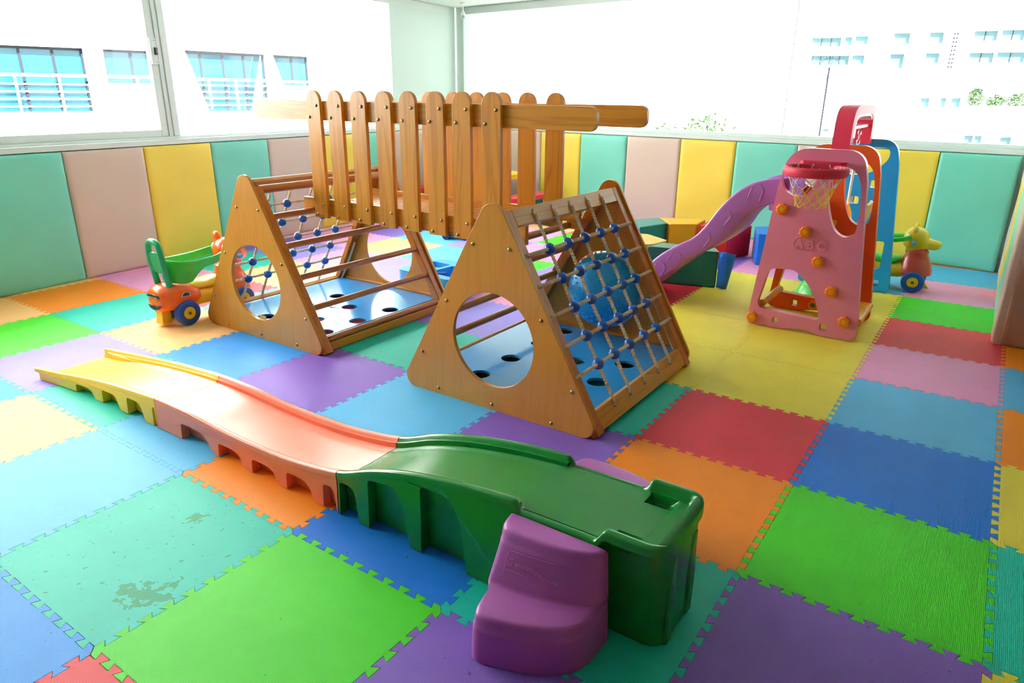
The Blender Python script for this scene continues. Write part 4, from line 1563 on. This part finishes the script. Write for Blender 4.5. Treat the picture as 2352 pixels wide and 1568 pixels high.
def rideon(label, loc, rz, kind):
    t = thing('ride_on_toy', label, 'toy car', loc, rz)
    R_, W_ = 0.074, 0.052
    fx, rx = 0.185, -0.19
    ty = 0.098
    for x in (fx, rx):
        for y in (ty, -ty):
            wheel(t, x, y, R_, W_)
        obj('axle', tube([(x, -ty, R_), (x, ty, R_)], 0.008, 8), M['steel'], t)
    tiger = kind == 'tiger'
    hull = 'p_yellow' if tiger else 'p_hub'
    body_loft([(-0.20, 0.135, 0.075, 0.02), (-0.17, 0.14, 0.085, 0.05), (-0.1, 0.14, 0.088, 0.06), (0, 0.13, 0.085, 0.05), (0.08, 0.135, 0.08, 0.055), (0.16, 0.15, 0.07, 0.05), (0.19, 0.15, 0.05, 0.03)], hull, 'chassis', t)
    # seat
    sm_ = 'p_yellow' if tiger else 'p_lime'
    body_loft([(-0.19, 0.215, 0.05, 0.012), (-0.175, 0.215, 0.075, 0.026), (-0.1, 0.21, 0.08, 0.03), (-0.02, 0.2, 0.075, 0.026), (0.05, 0.205, 0.066, 0.03), (0.085, 0.215, 0.05, 0.018)], sm_, 'seat', t)
    fc = 'p_tiger' if tiger else 'p_brick'
    obj('front_fender', loft([ring_xz(cx, 0, z, hx_, hy_, 28, 2.4, 'z') for z, cx, hx_, hy_ in ((0.118, 0.182, 0.098, 0.104), (0.126, 0.182, 0.106, 0.112), (0.15, 0.181, 0.104, 0.109), (0.185, 0.179, 0.096, 0.1), (0.225, 0.176, 0.082, 0.086), (0.258, 0.174, 0.07, 0.074), (0.266, 0.174, 0.072, 0.076), (0.278, 0.174, 0.07, 0.074), (0.284, 0.174, 0.062, 0.066), (0.3, 0.174, 0.05, 0.054))]), M[fc], t)
    if tiger:
        rf = body_loft([(-0.325, 0.155, 0.03, 0.03), (-0.322, 0.156, 0.055, 0.05), (-0.31, 0.16, 0.08, 0.066), (-0.28, 0.165, 0.1, 0.076), (-0.23, 0.168, 0.108, 0.08), (-0.17, 0.168, 0.108, 0.078), (-0.12, 0.165, 0.102, 0.07), (-0.085, 0.158, 0.088, 0.056), (-0.075, 0.155, 0.07, 0.04)], 'p_tiger', 'rear_fender', t, 28, 2.5)
        # printed face on the tail end
        for z, hw, hh in ((0.186, 0.062, 0.013), (0.125, 0.068, 0.02)):
            pts = []
            if hh > 0.015:
                pts = [(-hw, z + 0.012), (-hw * 0.4, z + 0.004), (0, z + 0.008), (hw * 0.4, z + 0.004), (hw, z + 0.012), (hw * 0.6, z - 0.012), (0, z - 0.021), (-hw * 0.6, z - 0.012)]
            else:
                pts = [(-hw, z - 0.008), (-hw * 0.8, z + 0.008), (0, z + 0.013), (hw * 0.8, z + 0.008), (hw, z - 0.008), (0, z - 0.006)]
            obj('decal', dense_prism(pts, -0.0015, 0.004, lambda u, v, w: (-0.3285 + 1.7 * u * u + 3.2 * max(0.0, abs(v - 0.155) - 0.02) ** 2 + w - 0.0015, u, v)), M['p_dark'], rf)
        half = [(0.028 * math.cos(a), 0.026 * math.sin(a)) for a in [PI * k / 12 for k in range(13)]]
        bd = obj('badge', prism([(rx + x, 0.172 + z) for x, z in half], 0.0, 0.002, lambda u, v, w: (u, -0.1085 - w, v)), M['p_white'], rf)
        obj('badge_inlay', prism([(rx + x * 0.82, 0.175 + z * 0.78) for x, z in half], 0.002, 0.003, lambda u, v, w: (u, -0.1085 - w, v)), M['p_navy'], rf)
        obj('tail_foot', loft([[(-0.30 - 0.006 * k, sx * (0.028 + 0.004 * k), z) for sx in (-1, 1)] + [(-0.25, sx * 0.028, z) for sx in (1, -1)] for k, z in enumerate((0.11, 0.07, 0.015))]), M['p_yellow'], t, bevel=0.004)
    else:
        arch_fender(t, 'rear_fender', 'p_bear', rx, 0.096, R_, 0.2, -0.3, -0.09)
        obj('front_foot', loft([[(0.22 + 0.035 * k, sx * 0.02, z) for sx in (-1, 1)] + [(0.19 + 0.01 * k, sx * 0.02, z) for sx in (1, -1)] for k, z in enumerate((0.1, 0.06, 0.022))]), M['p_hub'], t, bevel=0.004)
    # hand ring around the rider
    rg = []
    hm = 'p_lime'
    for k in range(36):
        a = 2 * PI * k / 36
        x = -0.045 + 0.185 * math.copysign(abs(math.cos(a)) ** 0.75, math.cos(a))
        y = 0.105 * math.copysign(abs(math.sin(a)) ** 0.75, math.sin(a))
        rg.append((x, y, (0.372 if tiger else 0.352) + 0.012 * math.cos(2 * a) + 0.01 * math.cos(a)))
    if tiger:
        bm = bmesh.new()
        prof = []
        for k, p in enumerate(rg):
            c = Vector((-0.045, 0, 0))
            a = 2 * PI * k / 36
            d = (Vector((p[0], p[1], 0)) - c).normalized()
            depth = 0.036 + 0.085 * (1 / (1 + math.exp((p[0] + 0.10) * 60)))
            top = Vector(p)
            o1 = top + d * 0.012
            i1 = top - d * 0.006
            prof.append([bm.verts.new(v) for v in (o1 + Vector((0, 0, 0.0)), top + d * 0.006 + Vector((0, 0, 0.008)), i1 + Vector((0, 0, 0.006)), i1 - Vector((0, 0, depth)), top - d * 0.002 - Vector((0, 0, depth + 0.004)), top + d * 0.002 - Vector((0, 0, depth)))])
        quads(bm, prof + [prof[0]], True, False)
        obj('hand_ring', bm, M[hm], t, label='bright green seat surround')
    else:
        obj('hand_ring', tube([(x, y, z + 0.01) for x, y, z in rg], 0.017, 10, True), M[hm], t)
    if tiger:
        # push bar
        pth = [(-0.245, -0.055, 0.20), (-0.262, -0.058, 0.32), (-0.272, -0.058, 0.42), (-0.275, -0.045, 0.475), (-0.276, 0.0, 0.492), (-0.275, 0.045, 0.475), (-0.272, 0.058, 0.42), (-0.262, 0.058, 0.32), (-0.245, 0.055, 0.20)]
        pb = obj('push_bar', tube(smooth_path(pth, 5), 0.0175, 12), M['p_jade'], t, label='jade green push bar')
        mt = axis_mat((-0.274, 0, 0.372), (-1, 0, -0.12))
        obj('push_bar_disc', lathe([(0, -0.006), (0.06, -0.006), (0.064, 0.0), (0.06, 0.006), (0.05, 0.006), (0.049, 0.004), (0, 0.004)], 32, None, mt), M['p_jade'], pb)
    # head
    hx = 0.185 if tiger else 0.15
    hm2 = 'p_tiger' if tiger else 'p_bear'
    hz = 0.355
    secs = [(-0.078, 0.005, 0.02, 0.022), (-0.07, 0.005, 0.05, 0.05), (-0.04, 0.008, 0.078, 0.074), (0.0, 0.008, 0.086, 0.082), (0.04, 0.003, 0.08, 0.076), (0.065, -0.005, 0.066, 0.06)]
    if tiger:
        secs += [(0.085, -0.018, 0.05, 0.042), (0.11, -0.025, 0.036, 0.03), (0.122, -0.026, 0.016, 0.014)]
    else:
        secs = secs[:-1] + [(0.058, 0.0, 0.073, 0.068), (0.072, -0.006, 0.062, 0.056), (0.079, -0.02, 0.05, 0.042), (0.1, -0.026, 0.046, 0.038), (0.135, -0.027, 0.04, 0.032), (0.153, -0.026, 0.029, 0.023), (0.16, -0.025, 0.014, 0.011)]
    head = obj('head', loft([ring_xz(hx + x, 0, hz + z, hy, hh, 24, 2.2, 'x') for x, z, hy, hh in secs]), M[hm2], t)
    body_loft([(hx - 0.05, 0.285, 0.045, 0.02), (hx - 0.02, 0.29, 0.06, 0.04), (hx + 0.03, 0.29, 0.058, 0.038), (hx + 0.06, 0.285, 0.04, 0.02)], hm2, 'neck', t)
    for sy in (-1, 1):
        if tiger:
            er = obj('ear', ball((hx - 0.02, sy * 0.066, hz + 0.09), 0.032, None, 16, (0.6, 1, 1)), M[hm2], head)
            obj('eye_patch', ball((hx - 0.055, sy * 0.05, hz + 0.03), 0.03, None, 14, (0.5, 0.5, 1.0)), M['p_white'], head)
        else:
            obj('ear', ball((hx - 0.01, sy * 0.06, hz + 0.078), 0.026, None, 16, (0.65, 1, 1)), M[hm2], head)
    obj('nose', ball((hx + (0.122 if tiger else 0.15), 0, hz - 0.02), 0.011, None, 12), M['p_dark'], head)
    obj('handlebar', tube([(hx + 0.0, -0.135, hz - 0.012), (hx - 0.012, -0.06, hz - 0.005), (hx - 0.012, 0.06, hz - 0.005), (hx, 0.135, hz - 0.012)], 0.0125, 12), M['p_trayblue'], t)
    if tiger:
        for q in range(3):
            for sy in (-1, 1):
                obj('stripe', obox((hx + 0.0 + 0.02 * q, sy * (0.083 - 0.006 * q), hz + 0.02 - 0.005 * q), (0, 0, 1), (1, 0, 0), (0, 1, 0), 0.022, 0.004, 0.004), M['p_dark'], head, bevel=0.002)
    return t


rideon('orange ride-on toy with green push bar and blue wheels, left of the farther climber', (-3.435, -0.035, 0), math.radians(91), 'tiger')
rideon('yellow ride-on toy with brick red fender and green seat, behind the blue slide panel', (-0.148, 3.235, 0), math.radians(2), 'bear')
# small low cart, only a wheel of it shows under the bridge
ct = thing('push_cart', 'small dark wheeled toy cart mostly hidden behind the bridge', 'toy cart', (-3.70, 2.72, 0), math.radians(25))
for sx in (-1, 1):
    for sy in (-1, 1):
        m = axis_mat((sx * 0.09, sy * 0.075, 0.036), (0, sy, 0))
        obj('wheel', lathe([(0, -0.012), (0.032, -0.012), (0.036, -0.006), (0.036, 0.006), (0.032, 0.012), (0, 0.012)], 20, None, m), M['p_navy'], ct)
obj('cart_bed', prism(rpoly([(-0.13, -0.062), (0.13, -0.062), (0.13, 0.062), (-0.13, 0.062)], 0.02, 4), 0.03, 0.085, XY), M['p_navy'], ct, bevel=0.008)

# ------------------------------------------------------------------ outside: white buildings, ground, greenery
struct(obj('ground', box(-260, 260, -120, 300, -12.6, -12.5), M['out_ground']))
struct(obj('overhang', prism([(-7.5, 5.2), (2.6, 4.42), (3.4, 7.9), (-7.5, 8.9)], CEIL + 0.16, CEIL + 0.4, XY), M['ceil'], bevel=0.01))
CAM0 = Vector((0.3873, -2.3246, 1.2852))


def facade(P, D, k):
    P = CAM0 + (Vector(P) - CAM0) * k
    D = Vector(D).normalized()
    N_ = Vector((D.y, -D.x, 0))

    def f(u, v, w):
        q = P + D * (u * k) + N_ * w
        return (q.x, q.y, CAM0.z + k * (v - CAM0.z))
    return f


KL = 2.0
fl_ = facade((-15.2935, 6.5135, 1.309), (0.27564, 0.96126, 0), KL)
lb = thing('apartment_building', 'white building with blue windows and balcony rails outside the left window', 'building', (0, 0, 0))
W1 = [(-3.6, 0.85), (-1.20, 0.85), (-1.20, 2.09), (-3.6, 2.09)]
W2 = [(-0.84, 1.385), (0.30, 1.385), (0.30, 2.09), (-0.84, 2.09)]
W3 = [(1.16, 0.84), (2.61, 0.84), (2.60, 2.12), (0.78, 2.14)]
W4 = [(3.0, 1.42), (3.70, 1.42), (3.69, 2.11), (2.78, 2.12)]
obj('facade', prism([(-22, -5.5), (3.95, -5.5), (3.95, 20), (-22, 20)], -0.5, 0.0, fl_, [W1, W2, W3, W4]), M['out_white'], lb)
obj('gable', prism([(3.95, -5.5), (3.96, -5.5), (3.96, 20), (3.95, 20)], -12, 0.0, fl_), M['out_white'], lb)


def bar(u0, v0, u1, v1, w0, w1, mat, name, par, f=fl_):
    return obj(name, prism([(u0, v0), (u1, v0), (u1, v1), (u0, v1)], w0, w1, f), M[mat], par)


for n_, (wp, mulls) in enumerate(((W1, (-2.92, -2.31, -1.74)), (W2, (-0.30,)), (W3, (1.14, 1.64, 2.12)), (W4, (3.3,)))):
    us = [p[0] for p in wp]
    v0, v1 = wp[0][1], wp[2][1]
    fr = obj('window', prism(wp, -0.36, -0.34, fl_), M['out_glass'], lb, label='blue window panes')
    bar(min(us), v1 - 0.045, max(us), v1 + 0.02, -0.34, -0.22, 'out_frame', 'window_head', fr)
    bar(max(us) - 0.04, v0, max(us) + 0.005, v1, -0.34, -0.22, 'out_frame', 'window_jamb', fr)
    if n_ < 2:
        bar(min(us), v0, min(us) + 0.03, v1, -0.34, -0.22, 'out_frame', 'window_jamb', fr)
    for m_ in mulls:
        bar(m_ - 0.022, v0, m_ + 0.022, v1, -0.34, -0.26, 'out_frame', 'mullion', fr)
for (u0, u1, vs, posts) in ((-3.6, -1.18, (1.555, 1.385, 1.245, 1.105, 0.96), (-3.3, -2.48, -1.73)), (-0.85, 0.32, (1.555, 1.405), (-0.28,)), (0.9, 2.62, (1.535, 1.41, 1.27, 1.13, 0.98), (1.21, 1.82)), (2.9, 3.75, (1.52, 1.42), (3.5,))):
    rl = sub_empty('balcony_rail', lb)
    for q, v in enumerate(vs):
        h = 0.028 if q == 0 else 0.014
        bar(u0, v - h, u1, v + h, 0.05, 0.11, 'out_white', 'rail_bar', rl)
    for u in posts:
        bar(u - 0.022, vs[-1] - 0.1, u + 0.022, vs[0], 0.05, 0.11, 'out_white', 'rail_post', rl)
obj('sail_fin', prism([(2.10, 0.84), (2.38, 0.84), (2.45, 2.08)], 0.12, 0.2, fl_), M['out_white'], lb)
ac = sub_empty('air_conditioner', lb)
bar(-0.15, 0.95, 0.15, 1.16, 0.0, 0.5, 'out_white', 'unit_case', ac)

KR = 2.5
fr_ = facade((-4.4523, 42.3841, 2.9317), (0.96954, 0.24494, 0), KR)
rb = thing('office_building', 'distant white block with rows of pale windows beyond the right window', 'building', (0, 0, 0))
WR = [(-5.21, 3.89, -3.75, 4.35), (-3.57, 3.95, -3.22, 4.37), (-3.06, 3.99, -2.44, 4.4), (-5.12, 2.97, -3.22, 3.44), (-3.06, 3.01, -2.47, 3.45), (-1.21, 4.0, -0.44, 4.52), (0.47, 3.98, 1.12, 4.53), (-1.22, 2.78, -0.55, 3.5), (0.46, 3.01, 1.1, 3.53),
      (2.47, 4.07, 3.53, 4.56), (3.69, 4.08, 4.7, 4.58), (2.45, 3.04, 3.56, 3.53), (3.68, 3.04, 4.93, 3.54), (0.63, 0.84, 1.05, 1.3), (1.57, 0.83, 1.83, 1.31), (2.06, 0.84, 2.51, 1.32), (3.03, -1.09, 3.46, -0.56), (3.5, -1.07, 3.86, -0.56), (4.68, -1.09, 5.21, -0.6), (-3.99, -0.54, -3.68, -0.4)]
holes = [[(a, b), (c, b), (c, d), (a, d)] for a, b, c, d in WR]
terrace = [(2.57, 0.8), (6.5, 0.8), (6.5, 1.86), (2.57, 1.86)]
obj('facade', prism([(-5.9, -4.6), (12, -4.6), (12, 5.05), (2.1, 5.05), (2.1, 4.9), (1.4, 4.9), (1.4, 5.05), (-5.9, 5.05)], -0.6, 0.0, fr_, holes + [terrace]), M['out_white'], rb)
obj('facade_return', prism([(-5.9, -4.6), (-5.89, -4.6), (-5.89, 5.0), (-5.9, 5.0)], -8, 0.0, fr_), M['out_white'], rb)
for a, b, c, d in WR:
    wn_ = obj('window', prism([(a, b), (c, b), (c, d), (a, d)], -0.5, -0.46, fr_), M['out_glass2'], rb)
    n = max(1, int((c - a) / 0.45))
    for q in range(1, n):
        u = a + (c - a) * q / n
        bar(u - 0.012, b, u + 0.012, d, -0.46, -0.38, 'out_frame', 'mullion', wn_, fr_)
for u in (1.55, 1.68):
    for q in range(9):
        v = 2.8 + 0.2 * q
        bar(u, v, u + 0.09, v + 0.09, 0.0, 0.02, 'out_frame', 'louvre', rb, fr_)
obj('terrace_back', prism(terrace, -2.5, -2.4, fr_), M['out_white'], rb)


def leaves(name, label, centers, n, size, parent=None, seed=1):
    rnd = random.Random(seed)
    bm = bmesh.new()
    for i in range(n):
        c, rx, ry, rz = centers[i % len(centers)]
        while True:
            p = Vector((rnd.uniform(-1, 1), rnd.uniform(-1, 1), rnd.uniform(-1, 1)))
            if p.length < 1:
                break
        p = Vector(c) + Vector((p.x * rx, p.y * ry, p.z * rz))
        d = Vector((rnd.gauss(0, 1), rnd.gauss(0, 1), rnd.gauss(0, 0.6))).normalized()
        e = d.cross(Vector((rnd.gauss(0, 1), rnd.gauss(0, 1), rnd.gauss(0, 1)))).normalized()
        s = size * rnd.uniform(0.6, 1.3)
        q = [bm.verts.new(p + d * (s * a) + e * (s * b)) for a, b in ((-1, 0), (0, 0.45), (1, 0), (0, -0.45))]
        bm.faces.new(q)
    return obj(name, bm, M['leaf'], parent, smooth=False)


tr1 = thing('garden_tree', 'pale green treetop showing just above the ledge of the back window', 'tree', (-12.1, 30.5, -12.5))
f1 = leaves('foliage', '', [((-0.9, 0, 11.6), 1.3, 1.2, 1.1), ((0.9, 0.3, 11.9), 1.4, 1.2, 1.2), ((0, 0, 10.4), 2.0, 1.8, 1.5)], 2600, 0.13, tr1, 3)
f1['kind'] = 'stuff'
obj('trunk', tube([(0, 0, 0), (0.1, 0, 4), (-0.05, 0.1, 9.5)], [0.22, 0.18, 0.1], 10), M['wood_z'], tr1)
tpos = Vector(fr_(3.0, 0.85, -1.0))
tr2 = thing('terrace_palm', 'leafy palms on the open terrace of the distant white block', 'plant', tpos)
f2 = leaves('foliage', '', [((0.6, 0, 1.2), 1.0, 0.7, 1.2), ((3.0, 0.7, 0.8), 1.2, 0.7, 0.8), ((5.2, 1.3, 0.9), 1.2, 0.7, 0.9)], 1500, 0.2, tr2, 5)
f2['kind'] = 'stuff'
obj('planter', box(-0.5, 6.5, -0.2, 2.0, -0.1, 0.25), M['out_white'], tr2)

# mesh satellite dish on a mast in front of the distant block
fd = lambda u, v, w: fr_(u, v, w + 3.0)
dpos = Vector(fd(-4.2, 2.75, 0))
sd = thing('satellite_dish', 'large mesh satellite dish before the distant white block', 'satellite dish', dpos)
tilt = Matrix.Rotation(math.radians(-62), 4, 'X') @ Matrix.Rotation(math.radians(12), 4, 'Z')
ribs = bmesh.new()
for q in range(12):
    a = 2 * PI * q / 12
    tube([tilt @ Vector((2.6 * t * math.cos(a), 2.6 * t * math.sin(a), 0.9 * t * t)) for t in [j / 6 for j in range(7)]], 0.025, 5, False, ribs)
for t in (0.5, 1.0):
    tube([tilt @ Vector((2.6 * t * math.cos(a), 2.6 * t * math.sin(a), 0.9 * t * t)) for a in [2 * PI * j / 24 for j in range(24)]], 0.03, 5, True, ribs)
rbo = obj('dish_ribs', ribs, M['out_frame'], sd)
rbo['kind'] = 'stuff'
obj('feed_horn', tube([tilt @ Vector((0, 0, 0.1)), tilt @ Vector((0, 0, 2.2))], 0.05, 8), M['out_frame'], sd)
obj('mast', tube([(0, 0.1, 0), (0, 0.3, -18.5)], 0.12, 10), M['out_frame'], sd)

# apartment tower added out of view, only to show as a reflection in the blue windows
tw = thing('reflected_tower', 'tall white apartment tower with stacked balconies, added to show only mirrored in the blue windows', 'building', (58, 27, -12.5))
obj('tower_body', box(0, 14, -16, 22, 0, 62), M['out_white'], tw)
bal = None
for col in range(5):
    for fl in range(14):
        y, z = -13 + 7.2 * col, 6 + 3.6 * fl
        if bal is None:
            bal = obj('balcony', box(-1.6, 0, -2.2, 2.2, 0, 1.1), M['out_white'], tw)
            rec = obj('balcony_window', box(-0.05, 0.0, -2.0, 2.0, 1.2, 2.9), M['out_frame'], tw)
            bal.location = rec.location = (0, y, z)
        else:
            for src in (bal, rec):
                c = src.copy()
                COL.objects.link(c)
                c.parent = tw
                c.location = (0, y, z)
